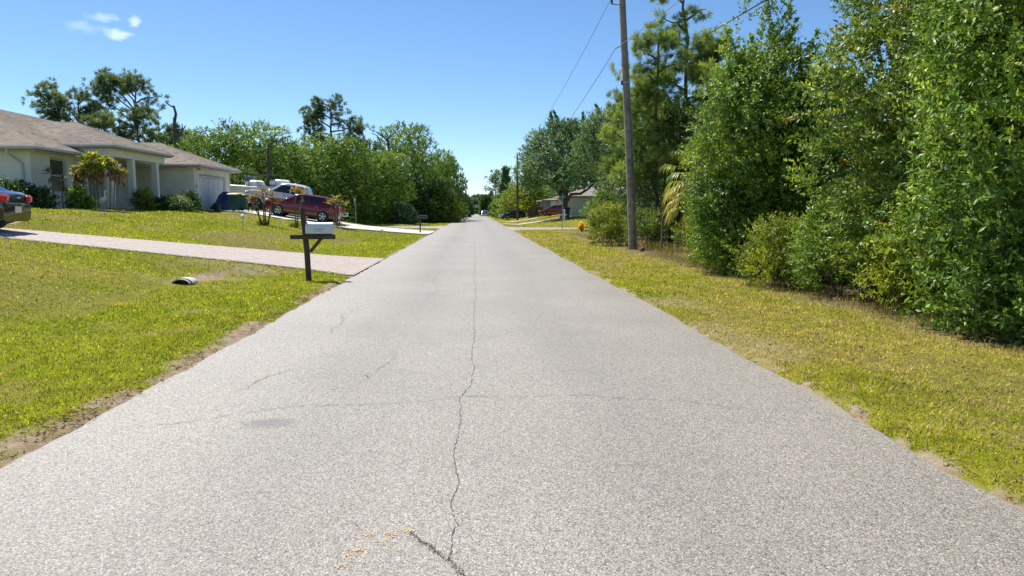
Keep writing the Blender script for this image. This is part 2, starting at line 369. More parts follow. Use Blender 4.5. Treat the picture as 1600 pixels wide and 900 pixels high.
# ------------------------------------------------------------------ road
def asphalt(name, tone=1.0):
    m, t, b = newmat(name)
    geo = nd(t, 'ShaderNodeNewGeometry')
    v1 = nd(t, 'ShaderNodeTexVoronoi'); v1.inputs['Scale'].default_value = 135
    v2 = nd(t, 'ShaderNodeTexVoronoi'); v2.inputs['Scale'].default_value = 78
    nb = nd(t, 'ShaderNodeTexNoise'); nb.inputs['Scale'].default_value = 0.45; nb.inputs['Detail'].default_value = 6
    nf = nd(t, 'ShaderNodeTexNoise'); nf.inputs['Scale'].default_value = 30; nf.inputs['Detail'].default_value = 4
    for q in (v1, v2, nb, nf): t.links.new(geo.outputs['Position'], q.inputs['Vector'])
    s1 = nd(t, 'ShaderNodeSeparateColor'); t.links.new(v1.outputs['Color'], s1.inputs[0])
    s2 = nd(t, 'ShaderNodeSeparateColor'); t.links.new(v2.outputs['Color'], s2.inputs[0])
    st = ramp(t, s1.outputs[0], [(0.0, (0.07, 0.064, 0.057)), (0.3, (0.245, 0.23, 0.21)), (0.62, (0.385, 0.37, 0.345)), (0.88, (0.50, 0.46, 0.40)), (1.0, (0.82, 0.80, 0.76))])
    st2 = ramp(t, s2.outputs[1], [(0.0, (0.15, 0.14, 0.125)), (0.5, (0.34, 0.325, 0.30)), (1.0, (0.60, 0.56, 0.50))])
    c = mixc(t, 0.32, st, st2)
    gap = ramp(t, v1.outputs['Distance'], [(0.0, (1, 1, 1)), (0.55, (0.92, 0.92, 0.92)), (0.95, (0.42, 0.40, 0.38))])
    c = mixc(t, 0.8, c, gap, 'MULTIPLY')
    c = mixc(t, 1.0, c, ramp(t, nb.outputs['Fac'], [(0.25, (0.74 * tone, 0.715 * tone, 0.68 * tone)), (0.75, (0.91 * tone, 0.88 * tone, 0.835 * tone))]), 'MULTIPLY')
    sx_n = nd(t, 'ShaderNodeSeparateXYZ'); t.links.new(geo.outputs['Position'], sx_n.inputs[0])
    nl = nd(t, 'ShaderNodeTexNoise'); nl.inputs['Scale'].default_value = 1.0; nl.inputs['Detail'].default_value = 5
    ml = nd(t, 'ShaderNodeMapping'); ml.inputs['Scale'].default_value = (1.6, 0.12, 1); t.links.new(geo.outputs['Position'], ml.inputs[0]); t.links.new(ml.outputs[0], nl.inputs['Vector'])
    trk = mth(t, 'ABSOLUTE', mth(t, 'SUBTRACT', mth(t, 'ABSOLUTE', sx_n.outputs[0]), 1.15))
    trk = mth(t, 'MINIMUM', mth(t, 'ADD', mth(t, 'MULTIPLY', trk, 0.9), mth(t, 'MULTIPLY', nl.outputs['Fac'], 0.8)), 1.2)
    c = mixc(t, 1.0, c, ramp(t, mth(t, 'DIVIDE', trk, 1.2), [(0.25, (0.90, 0.895, 0.89)), (0.9, (1.04, 1.035, 1.02))]), 'MULTIPLY')
    nsd = nd(t, 'ShaderNodeTexNoise'); nsd.inputs['Scale'].default_value = 2.2; nsd.inputs['Detail'].default_value = 8; nsd.inputs['Roughness'].default_value = 0.7; t.links.new(geo.outputs['Position'], nsd.inputs['Vector'])
    axr = mth(t, 'ABSOLUTE', mth(t, 'ADD', sx_n.outputs[0], 0.09))
    drift = mth(t, 'MINIMUM', mth(t, 'MAXIMUM', mth(t, 'ADD', mth(t, 'MULTIPLY', mth(t, 'SUBTRACT', axr, 2.86), 2.6), mth(t, 'MULTIPLY', mth(t, 'SUBTRACT', nsd.outputs['Fac'], 0.55), 3.0)), 0), 0.75)
    drift = mth(t, 'MULTIPLY', drift, mth(t, 'GREATER_THAN', axr, 2.3)); drift = mth(t, 'MULTIPLY', drift, mth(t, 'LESS_THAN', axr, 3.5))
    drift = mth(t, 'MULTIPLY', drift, mth(t, 'MINIMUM', mth(t, 'MULTIPLY', mth(t, 'SUBTRACT', axr, 2.3), 2.5), 1))
    c = mixc(t, drift, c, (0.36, 0.29, 0.21))
    # stains that belong to the road: soft oil spot and dark wear
    for (cx, cy, rx, ry, k, sh) in ((-1.55, 5.50, 0.27, 0.17, 0.62, 0.9), (-0.95, 5.85, 0.05, 0.03, 0.5, 0.9), (0.93, 4.45, 0.14, 0.03, 0.35, 1.0), (-2.05, 6.6, 0.2, 0.05, 0.15, 1.), (1.4, 9.5, 0.5, 0.3, 0.12, 1.), (-0.6, 14, 0.5, 0.9, 0.1, 1.)):
        sp = nd(t, 'ShaderNodeVectorMath', operation='SUBTRACT'); t.links.new(geo.outputs['Position'], sp.inputs[0]); sp.inputs[1].default_value = (cx, cy, 0)
        sm = nd(t, 'ShaderNodeVectorMath', operation='MULTIPLY'); t.links.new(sp.outputs[0], sm.inputs[0]); sm.inputs[1].default_value = (1 / rx, 1 / ry, 0)
        ln = nd(t, 'ShaderNodeVectorMath', operation='LENGTH'); t.links.new(sm.outputs[0], ln.inputs[0])
        f = mth(t, 'MINIMUM', mth(t, 'MAXIMUM', mth(t, 'MULTIPLY', mth(t, 'SUBTRACT', 1.5, mth(t, 'ADD', ln.outputs['Value'], mth(t, 'MULTIPLY', nf.outputs['Fac'], 1.0))), 1.7), 0), 1)
        c = mixc(t, mth(t, 'MULTIPLY', f, k), c, (0.10, 0.09, 0.085))
    t.links.new(c, b.inputs['Base Color'])
    b.inputs['Roughness'].default_value = 0.62; b.inputs['Specular IOR Level'].default_value = 0.6
    bp = nd(t, 'ShaderNodeBump'); bp.inputs['Strength'].default_value = 0.45; bp.inputs['Distance'].default_value = 0.006
    hh = mth(t, 'SUBTRACT', 1.0, v1.outputs['Distance']); hh = mth(t, 'ADD', hh, mth(t, 'MULTIPLY', s1.outputs[1], 0.6))
    t.links.new(hh, bp.inputs['Height']); t.links.new(bp.outputs[0], b.inputs['Normal'])
    return m
M_ROAD = asphalt('chip_seal_asphalt', 1.0)
ry = np.unique(np.concatenate([[-120, -60, -30, -12], np.arange(-8, 30, 0.15), np.arange(30, 110, 0.8), np.arange(110, 300, 5), [320, 360, 420, 500]]))
def edge(y, sgn):
    return sgn * (2.96 + (vnoise(y * 0 + sgn * 3, y, 1.6, 3, 21) - 0.5) * 0.16 + (vnoise(y * 0 + sgn, y, 0.35, 3, 22) - 0.5) * 0.11)
cols_ = [edge(ry, -1), edge(ry, -1) + 0.05, ry * 0 - 1.5, ry * 0, ry * 0 + 1.5, edge(ry, 1) - 0.05, edge(ry, 1)]
zc = [-0.012, 0.004, 0.006, 0.008, 0.006, 0.004, -0.012]
V = np.concatenate([np.stack([c, ry, np.full(len(ry), z)], 1) for c, z in zip(cols_, zc)]); n = len(ry)
F = np.concatenate([np.stack([np.arange(n - 1) + k * n, np.arange(n - 1) + (k + 1) * n, np.arange(n - 1) + (k + 1) * n + 1, np.arange(n - 1) + k * n + 1], 1) for k in range(6)])
road = link('road', np_mesh('road', V, F, smooth=True), M_ROAD); tag(road, 'straight grey chip seal road running to the horizon', kind='structure')

# cross street with flared corners
def flat_sheet(name, pts_n, pts_f, z0, material):
    vs = []; fs = []
    for (xn, yn), (xf, yf) in zip(pts_n, pts_f):
        for k in range(5):
            f = k / 4; vs.append((xn + (xf - xn) * f, yn + (yf - yn) * f, z0))
    for i in range(len(pts_n) - 1):
        for k in range(4):
            q = i * 5 + k; fs.append((q, q + 1, q + 6, q + 5))
    mb = MB(); mb.add(vs, fs); return mb.build(name, material, None)
ex = [2.9, 3.2, 3.8, 5, 7, 10, 16, 30, 80]; fl = [3.6, 2.6, 1.6, 0.7, 0.2, 0, 0, 0, 0]
for sgn, cy in ((-1, CROSS_L), (1, CROSS_R)):
    pn = [(sgn * e, cy - CROSS_W - f) for e, f in zip(ex, fl)]; pf = [(sgn * e, cy + CROSS_W + f) for e, f in zip(ex, fl)]
    o = flat_sheet('cross_street', pn, pf, -0.004, M_ROAD)
    tag(o, 'side street leaving the road to the ' + ('left past the stop sign' if sgn < 0 else 'right past the street name sign'), kind='structure')

# cracks, tar seam and sprayed marks lie on the road and are parts of it
M_CRACK = simple('crack_filler_dark', (0.135, 0.122, 0.112), 0.95, var=0.3, scale=30)
M_TAR = simple('tar_seam', (0.10, 0.085, 0.072), 0.8, var=0.4, scale=40, bump=0.5, bscale=90)
M_SPRAY = simple('orange_marking_paint', (0.66, 0.42, 0.17), 0.8, var=0.25, scale=40)
rg = np.random.RandomState(11)
def strip(pts, wid, name, material, jit=0.02, step=0.05, z=0.0125, gaps=0.0):
    P = [np.array(p, float) for p in pts]; out = []
    for p, q in zip(P[:-1], P[1:]):
        n = max(2, int(np.linalg.norm(q - p) / step))
        for i in range(n): out.append(p + (q - p) * i / n)
    out.append(P[-1]); out = np.array(out)
    out = out + np.cumsum(rg.randn(len(out), 2), 0) * 0 + rg.randn(len(out), 2) * jit * 0.5
    low = np.interp(np.arange(len(out)), np.arange(0, len(out) + 8, 8), rg.randn(len(np.arange(0, len(out) + 8, 8))) * jit * 1.1)
    tv = np.gradient(out, axis=0); tv /= np.linalg.norm(tv, axis=1)[:, None] + 1e-9; nv = np.stack([-tv[:, 1], tv[:, 0]], 1)
    out = out + nv * low[:, None]
    ww = wid * (0.45 + rg.rand(len(out)) * 1.0) * np.minimum(1, np.minimum(np.arange(len(out)), np.arange(len(out))[::-1]) / 5 + 0.15)
    n = len(out); L = np.c_[out + nv * ww[:, None] / 2, np.full(n, z)]; Rr = np.c_[out - nv * ww[:, None] / 2, np.full(n, z)]
    V = np.concatenate([L, Rr]); i = np.arange(n - 1)
    if gaps: i = i[rg.rand(len(i)) > gaps]
    return link(name, np_mesh(name, V, np.stack([i, i + n, i + n + 1, i + 1], 1)), material, road)
strip([(-0.13, 3.2), (-0.14, 3.45), (-0.10, 3.6), (-0.14, 3.85), (-0.11, 4.2), (-0.15, 4.7), (-0.11, 5.5), (-0.13, 6.2), (-0.05, 6.6), (-0.02, 7.4), (-0.05, 8.2), (-0.01, 9.5), (-0.03, 11), (0.02, 14), (-0.03, 18), (0.02, 24), (-0.02, 32), (0.0, 44)], 0.0052, 'crack', M_CRACK, 0.007, 0.022, gaps=0.12)
strip([(-2.6, 5.45), (-2.15, 5.57), (-1.9, 5.78), (-1.5, 5.97), (-0.9, 6.0), (-0.4, 6.1), (-0.12, 6.25), (0.2, 6.22), (0.9, 6.2), (1.6, 6.0), (2.25, 5.72)], 0.0062, 'crack', M_CRACK, 0.015, gaps=0.12)
strip([(-2.1, 6.5), (-2.0, 7.0), (-1.75, 7.5)], 0.0062, 'crack', M_CRACK, 0.02, gaps=0.1)
strip([(-1.95, 9.6), (-1.9, 10.4), (-2.0, 11.2), (-1.9, 12.5)], 0.0062, 'crack', M_CRACK, 0.03, gaps=0.1)
strip([(-0.9, 13.0), (-0.8, 15), (-0.95, 18)], 0.0062, 'crack', M_CRACK, 0.03, gaps=0.2)
strip([(-1.1, 6.6), (-0.95, 7.4), (-0.9, 8.3)], 0.006, 'crack', M_CRACK, 0.03, gaps=0.3)
n = 260; tt = rg.rand(n); q = rg.uniform(.0022, .0055, n); a_ = rg.rand(n) * 6.28
px_s = np.interp(tt, [0, .25, .5, .75, 1], [-0.33, -0.26, -0.19, -0.11, -0.02]) + rg.randn(n) * (.004 + .008 * tt); py_s = np.interp(tt, [0, .25, .5, .75, 1], [3.53, 3.43, 3.33, 3.2, 3.02]) + rg.randn(n) * .008 + np.sin(tt * 21) * .006
V = np.stack([np.c_[px_s + q * np.cos(a_ + k * 1.571) * rg.uniform(.5, 1.4, n), py_s + q * np.sin(a_ + k * 1.571) * rg.uniform(.5, 1.4, n), np.full(n, .0135)] for k in range(4)], 1).reshape(-1, 3)
tag(link('tar_seam', np_mesh('tar_seam', V, np.arange(4 * n).reshape(-1, 4)), M_TAR, road), kind='stuff')
for (cx, cy, l, wd) in ((-0.58, 3.30, 0.055, 0.028), (-0.56, 3.36, 0.05, 0.02), (-0.45, 3.43, 0.075, 0.04), (-0.42, 3.52, 0.05, 0.025), (-0.34, 3.56, 0.06, 0.02), (-0.54, 3.53, 0.05, 0.025), (-0.61, 3.2, 0.05, 0.02)):
    n = int(5200 * l * (wd + .02)) + 14; px_s = cx + rg.randn(n) * l * .42; py_s = cy + rg.randn(n) * wd * .5; q = rg.uniform(.0022, .0058, n); a_ = rg.rand(n) * 6.28
    V = np.stack([np.c_[px_s + q * np.cos(a_ + k * 1.571) * rg.uniform(.6, 1.3, n), py_s + q * np.sin(a_ + k * 1.571) * rg.uniform(.6, 1.3, n), np.full(n, .0125)] for k in range(4)], 1).reshape(-1, 3)
    tag(link('paint_mark', np_mesh('paint_mark', V, np.arange(4 * n).reshape(-1, 4)), M_SPRAY, road), kind='stuff')

# ------------------------------------------------------------------ paver driveway (each paver a piece; beyond 300 joined)
m_pav, t, b = newmat('concrete_paver')
oi = nd(t, 'ShaderNodeObjectInfo'); geo = nd(t, 'ShaderNodeNewGeometry')
n1 = nd(t, 'ShaderNodeTexNoise'); n1.inputs['Scale'].default_value = 55; n1.inputs['Detail'].default_value = 4; t.links.new(geo.outputs['Position'], n1.inputs['Vector'])
rnd = mth(t, 'FRACT', mth(t, 'ADD', oi.outputs['Random'], geo.outputs['Random Per Island']))
c = ramp(t, rnd, [(0.0, (0.48, 0.395, 0.345)), (0.35, (0.52, 0.435, 0.385)), (0.65, (0.535, 0.46, 0.41)), (1.0, (0.50, 0.435, 0.395))])
c = mixc(t, 0.5, c, ramp(t, n1.outputs['Fac'], [(0.3, (0.7, 0.68, 0.66)), (0.7, (1.0, 1.0, 1.0))]), 'MULTIPLY')
t.links.new(c, b.inputs['Base Color']); b.inputs['Roughness'].default_value = 0.85; b.inputs['Specular IOR Level'].default_value = 0.25
M_SAND = simple('joint_sand', (0.43, 0.37, 0.325), 1.0, var=0.25, scale=20)
drv_x = np.concatenate([np.arange(-3.02, -8, -0.25), np.arange(-8, -22.1, -0.5)])
vs = []; fs = []
for i, x in enumerate(drv_x):
    nn, ff = drive_y(x); z = float(drive_z(x)) - 0.012
    vs += [(x, nn - 0.02, z - 0.05), (x, nn - 0.02, z), (x, ff + 0.02, z), (x, ff + 0.02, z - 0.05)]
    if i:
        for k in range(3): fs.append(((i - 1) * 4 + k, (i - 1) * 4 + k + 1, i * 4 + k + 1, i * 4 + k))
drive = MB().add(vs, fs).build('driveway', M_SAND); tag(drive, 'pink concrete paver driveway sloping up to the house', kind='structure')
pme = MB().box((0, 0, 0), (0.205, 0.205 / 2 - 0.0, 0.06), bev=0.006)
PW, PL, GAP = 0.11, 0.22, 0.008
def paver_verts(cx, cy, cz, sl, dz, sx, sy):
    x, y = sx / 2 - GAP / 2, sy / 2 - GAP / 2; e = 0.007
    P = [(-x, -y, -0.05), (x, -y, -0.05), (x, y, -0.05), (-x, y, -0.05), (-x, -y, -e), (x, -y, -e), (x, y, -e), (-x, y, -e), (-x + e, -y + e, 0), (x - e, -y + e, 0), (x - e, y - e, 0), (-x + e, y - e, 0)]
    return [(cx + p[0], cy + p[1], cz + dz + p[2] + p[0] * sl) for p in P]
PF = [(0, 1, 5, 4), (1, 2, 6, 5), (2, 3, 7, 6), (3, 0, 4, 7), (4, 5, 9, 8), (5, 6, 10, 9), (6, 7, 11, 10), (7, 4, 8, 11), (8, 9, 10, 11)]
pavers = []
row = 0; x = -3.08
while x > -21.5:
    nn, ff = drive_y(x); cyy = nn + 0.01 + (0.5 * PL if row % 2 else 0.0)
    while cyy < ff - 0.02:
        lo = max(cyy, nn + 0.005); hi = min(cyy + PL, ff - 0.005)
        if hi - lo > 0.06: pavers.append((x - PW / 2, (lo + hi) / 2, hi - lo))
        cyy += PL
    x -= PW; row += 1
rgp = random.Random(5); proto_me = {}
rest = MB()
for i, (cx, cy, sy) in enumerate(pavers):
    cz = float(drive_z(cx)); sl = float((drive_z(cx + 0.05) - drive_z(cx - 0.05)) / 0.1); dz = rgp.uniform(-0.0025, 0.0025)
    if i < 300:
        key = (round(sl, 3), round(sy, 2))
        if key not in proto_me:
            me = bpy.data.meshes.new('paver'); me.from_pydata(paver_verts(0, 0, 0, sl, 0, PW, sy), [], PF); me.materials.append(m_pav); proto_me[key] = me
        o = bpy.data.objects.new('paver', proto_me[key]); COL.objects.link(o); o.parent = drive; o.location = (cx, cy, cz + dz)
    else: rest.add(paver_verts(cx, cy, cz, sl, dz, PW, sy), PF)
o = rest.build('paver_field', m_pav, drive, fix=False); tag(o, kind='stuff')

# pale concrete driveways
def conc_drive(xs_, yf, zf, label):
    vs = []; fs = []
    for i, x in enumerate(xs_):
        nn, ff = yf(x); z = float(zf(x)) + 0.03
        vs += [(x, nn, z - 0.13), (x, nn, z), (x, ff, z), (x, ff, z - 0.13)]
        if i:
            for k in range(3): fs.append(((i - 1) * 4 + k, (i - 1) * 4 + k + 1, i * 4 + k + 1, i * 4 + k))
    fs.append((0, 1, 2, 3)); fs.append((len(vs) - 1, len(vs) - 2, len(vs) - 3, len(vs) - 4))
    o = MB().add(vs, fs).build('concrete_driveway', M_CONC); tag(o, label, kind='structure'); return o
conc_drive(np.linspace(-3.0, -16.9, 30), drive2_y, drive2_z, 'pale concrete driveway leading up to the garage')
conc_drive(np.linspace(3.0, 12, 14), lambda x: (85.5, 88.5), lambda x: ter(np.array([x]), np.array([87.]))[0], 'pale concrete driveway beside the big oak')
conc_drive(np.linspace(3.0, 9, 10), lambda x: (104.5, 107.5), lambda x: ter(np.array([x]), np.array([106.]))[0], 'second pale driveway by the far utility pole')

# ------------------------------------------------------------------ foliage generator
def nrm(v): return v / (np.linalg.norm(v, axis=-1, keepdims=True) + 1e-9)
def foliage(rng, pos, dirs, length, n_leaf, leaf_l, leaf_w, cols, along=0.55, out=0.8, noise=0.35, up=0.15, fold=0.18, col_var=0.22, base=0.0, face_n=None):
    """leaves along short shoots: pos,dirs (S,3); returns verts, tris, colours"""
    S = len(pos); N = S * n_leaf
    t = np.repeat(np.linspace(base, 1, n_leaf)[None], S, 0).ravel() + rng.uniform(-.5, .5, N) / n_leaf
    P = np.repeat(pos, n_leaf, 0) + np.repeat(dirs * np.asarray(length).reshape(-1, 1), n_leaf, 0) * t[:, None]
    D = np.repeat(dirs, n_leaf, 0)
    q = nrm(np.cross(D, rng.normal(size=(N, 3))))
    L = nrm(D * along + q * out + rng.normal(size=(N, 3)) * noise + np.array([0, 0, up]))
    fn = np.array([0, 0, 1.0]) if face_n is None else np.repeat(face_n, n_leaf, 0) * 1.25
    Wd = nrm(np.cross(L, nrm(rng.normal(size=(N, 3)) * (0.7 if face_n is None else 0.5) + fn)))
    Nn = np.cross(Wd, L)
    ll = leaf_l * rng.uniform(0.65, 1.25, (N, 1)); ww = leaf_w * rng.uniform(0.7, 1.2, (N, 1)) * 0.5
    mid = P + L * ll * 0.45
    V = np.stack([P, mid + Wd * ww + Nn * ww * fold * 2, P + L * ll - Nn * ll * 0.06, mid - Wd * ww + Nn * ww * fold * 2], 1).reshape(-1, 3)
    b = np.arange(N)[:, None] * 4
    F = np.concatenate([b + np.array([[0, 1, 2]]), b + np.array([[0, 2, 3]])], 1).reshape(-1, 3)
    C = np.repeat(cols, n_leaf, 0) * np.exp(rng.normal(size=(N, 1)) * col_var) * (1 + rng.normal(size=(N, 3)) * 0.05)
    return V, F, np.repeat(np.clip(C, 0.002, 0.9), 4, 0)
def merge(parts):
    V = []; F = []; C = []; b = 0
    for v, f, c in parts: V.append(v); F.append(f + b); C.append(c); b += len(v)
    return np.concatenate(V), np.concatenate(F), np.concatenate(C)

PROTO = {}
PAL = {   # leaf colours: dark, mid, light
    'myrtle': ((0.060, 0.115, 0.024), (0.165, 0.265, 0.046), (0.37, 0.45, 0.075)),
    'yellowgreen': ((0.085, 0.145, 0.018), (0.235, 0.30, 0.028), (0.42, 0.46, 0.045)),
    'bright': ((0.070, 0.150, 0.026), (0.19, 0.315, 0.05), (0.38, 0.475, 0.075)),
    'oak': ((0.07, 0.145, 0.055), (0.145, 0.25, 0.10), (0.28, 0.38, 0.185)),
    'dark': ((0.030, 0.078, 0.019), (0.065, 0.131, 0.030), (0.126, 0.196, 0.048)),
    'pine': ((0.105, 0.189, 0.053), (0.229, 0.326, 0.085), (0.424, 0.490, 0.130)),
    'farpine': ((0.064, 0.120, 0.053), (0.131, 0.198, 0.079), (0.250, 0.301, 0.131)),
    'haze': ((0.075, 0.123, 0.066), (0.123, 0.182, 0.091), (0.198, 0.248, 0.123)),  # fading of distant air is mixed into these leaf colours
}
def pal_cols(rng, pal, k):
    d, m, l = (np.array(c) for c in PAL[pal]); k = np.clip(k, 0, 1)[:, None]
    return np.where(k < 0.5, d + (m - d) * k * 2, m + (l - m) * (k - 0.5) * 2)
def curve_pts(a, b, rng, n=6, wob=0.08, lift=0.0):
    a = np.array(a, float); b = np.array(b, float); L = np.linalg.norm(b - a); out = []
    for i in range(n + 1):
        t = i / n; p = a + (b - a) * t + np.array([0, 0, lift * L * math.sin(math.pi * t)])
        if 0 < i < n: p = p + rng.normal(size=3) * wob * L * 0.35
        out.append(tuple(p))
    return out
def envelope_clumps(rng, x, y, z0, h, r, n, cr, low=0.08, shape='bush', lean=(0, 0), face=None):
    C = []; Rr = []
    for i in range(n):
        t = low + (1 - low) * ((i + rng.rand()) / n)
        if shape == 'bush': s = (0.9 + 0.1 * min(1, t / 0.35)) * math.sqrt(max(0.02, 1 - max(0, (t - 0.42) / 0.62) ** 2))
        elif shape == 'round': s = math.sqrt(max(0.03, 1 - ((t - 0.52) / 0.52) ** 2))
        elif shape == 'spire': s = max(0.07, (1 - t) ** 0.8) * (0.7 + 0.3 * min(1, t / 0.2))
        else: s = math.sqrt(max(0.02, 1 - ((t - 0.35) / 0.68) ** 2))
        rr = cr * rng.uniform(0.65, 1.25) * (0.55 + 0.45 * s); a = i * 2.399963 + rng.uniform(-.5, .5)
        if face is not None and rng.rand() < .72: a = face + rng.normal() * .95
        rad = max(0.0, r * s - rr * 0.55) * (rng.uniform(0.75, 1.08) if rng.rand() < 0.78 else rng.uniform(0.1, 0.6))
        zz = z0 + min(h * t, h - rr * 0.8)
        C.append((x + rad * math.cos(a) + lean[0] * t, y + rad * math.sin(a) + lean[1] * t, max(zz, z0 + rr * 0.35))); Rr.append(rr)
    return np.array(C), np.array(Rr)
def clump_sprigs(rng, C, Rr, per, flat=0.8, upb=0.35, shell=0.5, axis=None):
    K = len(C); cnt = np.maximum(3, (per * (Rr / Rr.mean()) ** 2).astype(int)); idx = np.repeat(np.arange(K), cnt); S = len(idx)
    d = nrm(rng.normal(size=(S, 3)))
    rad = Rr[idx] * (shell + (1 - shell) * rng.rand(S) ** 0.6)
    p = C[idx] + d * rad[:, None] * np.array([1, 1, flat])
    if axis is not None:
        o = p - axis; o[:, 2] *= 0.3; d = d + nrm(o) * 0.6
    dr = nrm(d + np.array([0, 0, upb]) + rng.normal(size=(S, 3)) * 0.3)
    return p, dr, idx, (rad / Rr[idx]), d
def tree(name, label, x, y, h, r, pal, cat='tree', group=None, n_clump=30, cr=0.55, per=60, n_leaf=12, sl=0.32, ll=0.08, lw=0.034, low=0.08, shape='bush',
         seed=1, trunk_r=0.09, bark=None, far=False, limbs=5, lean=(0, 0), spikes=0, z=None, up=0.35, yellow=0.0, extra=None, trunk_top=0.7, flat=0.8, stems=1, shell=0.5, part='crown', face=None, proto=None):
    rng = np.random.RandomState(seed); z0 = tz(x, y) if z is None else z
    if proto is not None and proto in PROTO:
        src, r0, h0 = PROTO[proto]; root = copy_tree(src); root.location = (x, y, z0); root.rotation_euler = (0, 0, rng.uniform(0, 6.28)); root.scale = (r / r0, r / r0, h / h0)
        return tag(root, label, cat, group)
    root = empty(name, (x, y, z0), label, cat, group)
    C, Rr = envelope_clumps(rng, 0, 0, 0, h, r, n_clump, cr, low, shape, lean, face)
    if extra:
        C = np.concatenate([C, np.array([e[:3] for e in extra])]); Rr = np.concatenate([Rr, np.array([e[3] for e in extra])])
    p, d, idx, q, dd = clump_sprigs(rng, C, Rr, per, flat, up, shell, np.array([0, 0, h * 0.5]))
    keep = p[:, 2] > 0.04; p, d, idx, q, dd = p[keep], d[keep], idx[keep], q[keep], dd[keep]
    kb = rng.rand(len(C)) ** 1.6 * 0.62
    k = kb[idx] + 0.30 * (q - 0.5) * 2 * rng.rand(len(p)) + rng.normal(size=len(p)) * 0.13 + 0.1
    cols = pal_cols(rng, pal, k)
    if yellow:
        yc = rng.rand(len(p)) < yellow; cols[yc] = np.array([0.30, 0.22, 0.03]) * rng.uniform(0.6, 1.2, (yc.sum(), 1))
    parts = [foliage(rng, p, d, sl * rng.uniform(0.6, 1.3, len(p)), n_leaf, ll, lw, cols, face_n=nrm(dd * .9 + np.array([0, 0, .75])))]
    for s in range(spikes):     # long leafy shoots standing out of the crown
        i = rng.randint(len(C)); i = np.argsort(C[:, 2])[-1 - rng.randint(max(1, len(C) // 2))]
        a = C[i]; e = nrm(np.array([rng.normal() * .45, rng.normal() * .45, 1.0])); L = rng.uniform(0.5, 1.1) * cr * 1.9
        n = max(6, int(14 * L)); tt = np.linspace(0.25, 1, n)
        pp = a + e * (tt * L)[:, None]; sd_ = nrm(rng.normal(size=(n, 3)) * 0.7 + e)
        parts.append(foliage(rng, pp, sd_, sl * 0.7 * (1.25 - tt), n_leaf, ll, lw, pal_cols(rng, pal, rng.rand(n) * 0.5 + 0.35)))
    Vv, Ff, Cc = merge(parts)
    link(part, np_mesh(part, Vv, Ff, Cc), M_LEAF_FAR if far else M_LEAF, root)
    bk = bark or M_BARK
    for s in range(stems):
        bx, by = (0, 0) if stems == 1 else (rng.normal() * r * 0.15, rng.normal() * r * 0.15)
        top = (lean[0] * trunk_top + (0 if stems == 1 else rng.normal() * r * .4), lean[1] * trunk_top + (0 if stems == 1 else rng.normal() * r * .4), h * trunk_top)
        pts = curve_pts((bx, by, -0.1), top, rng, 7, 0.05)
        rr = [trunk_r * (1.25 if i == 0 else 1) * (1 - 0.78 * i / 7) for i in range(8)]
        MB().tube(pts, rr, 8).build('trunk', bk, root, smooth=True)
    for i in range(limbs):
        ci = C[rng.randint(len(C))]; f = rng.uniform(0.3, 0.8); s0 = np.array(pts[min(7, max(1, int(f * 7)))])
        if ci[2] < s0[2] * 0.8: ci = ci + np.array([0, 0, s0[2] * 0.5])
        MB().tube(curve_pts(s0, ci, rng, 5, 0.1, 0.06), [trunk_r * 0.5 * (1 - 0.8 * j / 5) for j in range(6)], 6).build('limb', bk, root, smooth=True)
    if proto is not None: PROTO[proto] = (root, r, h)
    return root

def pine(name, label, x, y, h, limb_spec, seed=1, trunk_r=0.16, pal='farpine', group=None, tuft=0.55, needle=(0.28, 0.03), n_needle=44, per=10, lean=(0, 0), z=None, yellow=0, topk=0.95):
    """limb_spec: list of (height fraction, azimuth deg, length, rise, clump radius, n_clumps)"""
    rng = np.random.RandomState(seed); z0 = tz(x, y) if z is None else z
    root = empty(name, (x, y, z0), label, 'tree', group)
    tp = curve_pts((0, 0, -0.2), (lean[0], lean[1], h * topk), rng, 9, 0.025)
    MB().tube(tp, [trunk_r * (1 - 0.75 * i / 9) for i in range(10)], 8).build('trunk', M_BARK, root, smooth=True)
    cs = []; rs = []
    for (f, az, L, rise, cr, nc) in limb_spec:
        k = f * 9 / topk; i0 = min(8, int(k)); s0 = np.array(tp[i0]) + (np.array(tp[i0 + 1]) - np.array(tp[i0])) * min(1, k - i0)
        e = s0 + np.array([math.cos(R(az)) * L, math.sin(R(az)) * L, rise]); pts = curve_pts(s0, e, rng, 6, 0.09, 0.07)
        MB().tube(pts, [max(0.015, trunk_r * 0.36 * (1 - 0.8 * j / 6)) for j in range(7)], 6).build('limb', M_BARK, root, smooth=True)
        for c in range(nc):
            tt = rng.uniform(0.45, 1.05); j = min(5, int(tt * 6)); q = np.array(pts[j]) + (np.array(pts[j + 1]) - np.array(pts[j])) * (tt * 6 - j)
            cs.append(q + rng.normal(size=3) * np.array([cr * .7, cr * .7, cr * 0.45])); rs.append(cr * rng.uniform(0.6, 1.15))
    C = np.array(cs); Rr = np.array(rs)
    p, d, idx, q, dd = clump_sprigs(rng, C, Rr, per, 0.7, 0.35, 0.15)
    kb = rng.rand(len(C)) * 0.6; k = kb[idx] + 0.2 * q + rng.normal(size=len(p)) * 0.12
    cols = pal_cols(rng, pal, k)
    if yellow:
        yc = rng.rand(len(p)) < yellow; cols[yc] = np.array([0.34, 0.27, 0.03])
    Vv, Ff, Cc = foliage(rng, p, d, np.full(len(p), tuft * 0.35), n_needle, needle[0], needle[1], cols, along=0.75, out=0.7, noise=0.3, up=0.0, fold=0.05)
    link('crown', np_mesh('crown', Vv, Ff, Cc), M_NEEDLE, root)
    return root

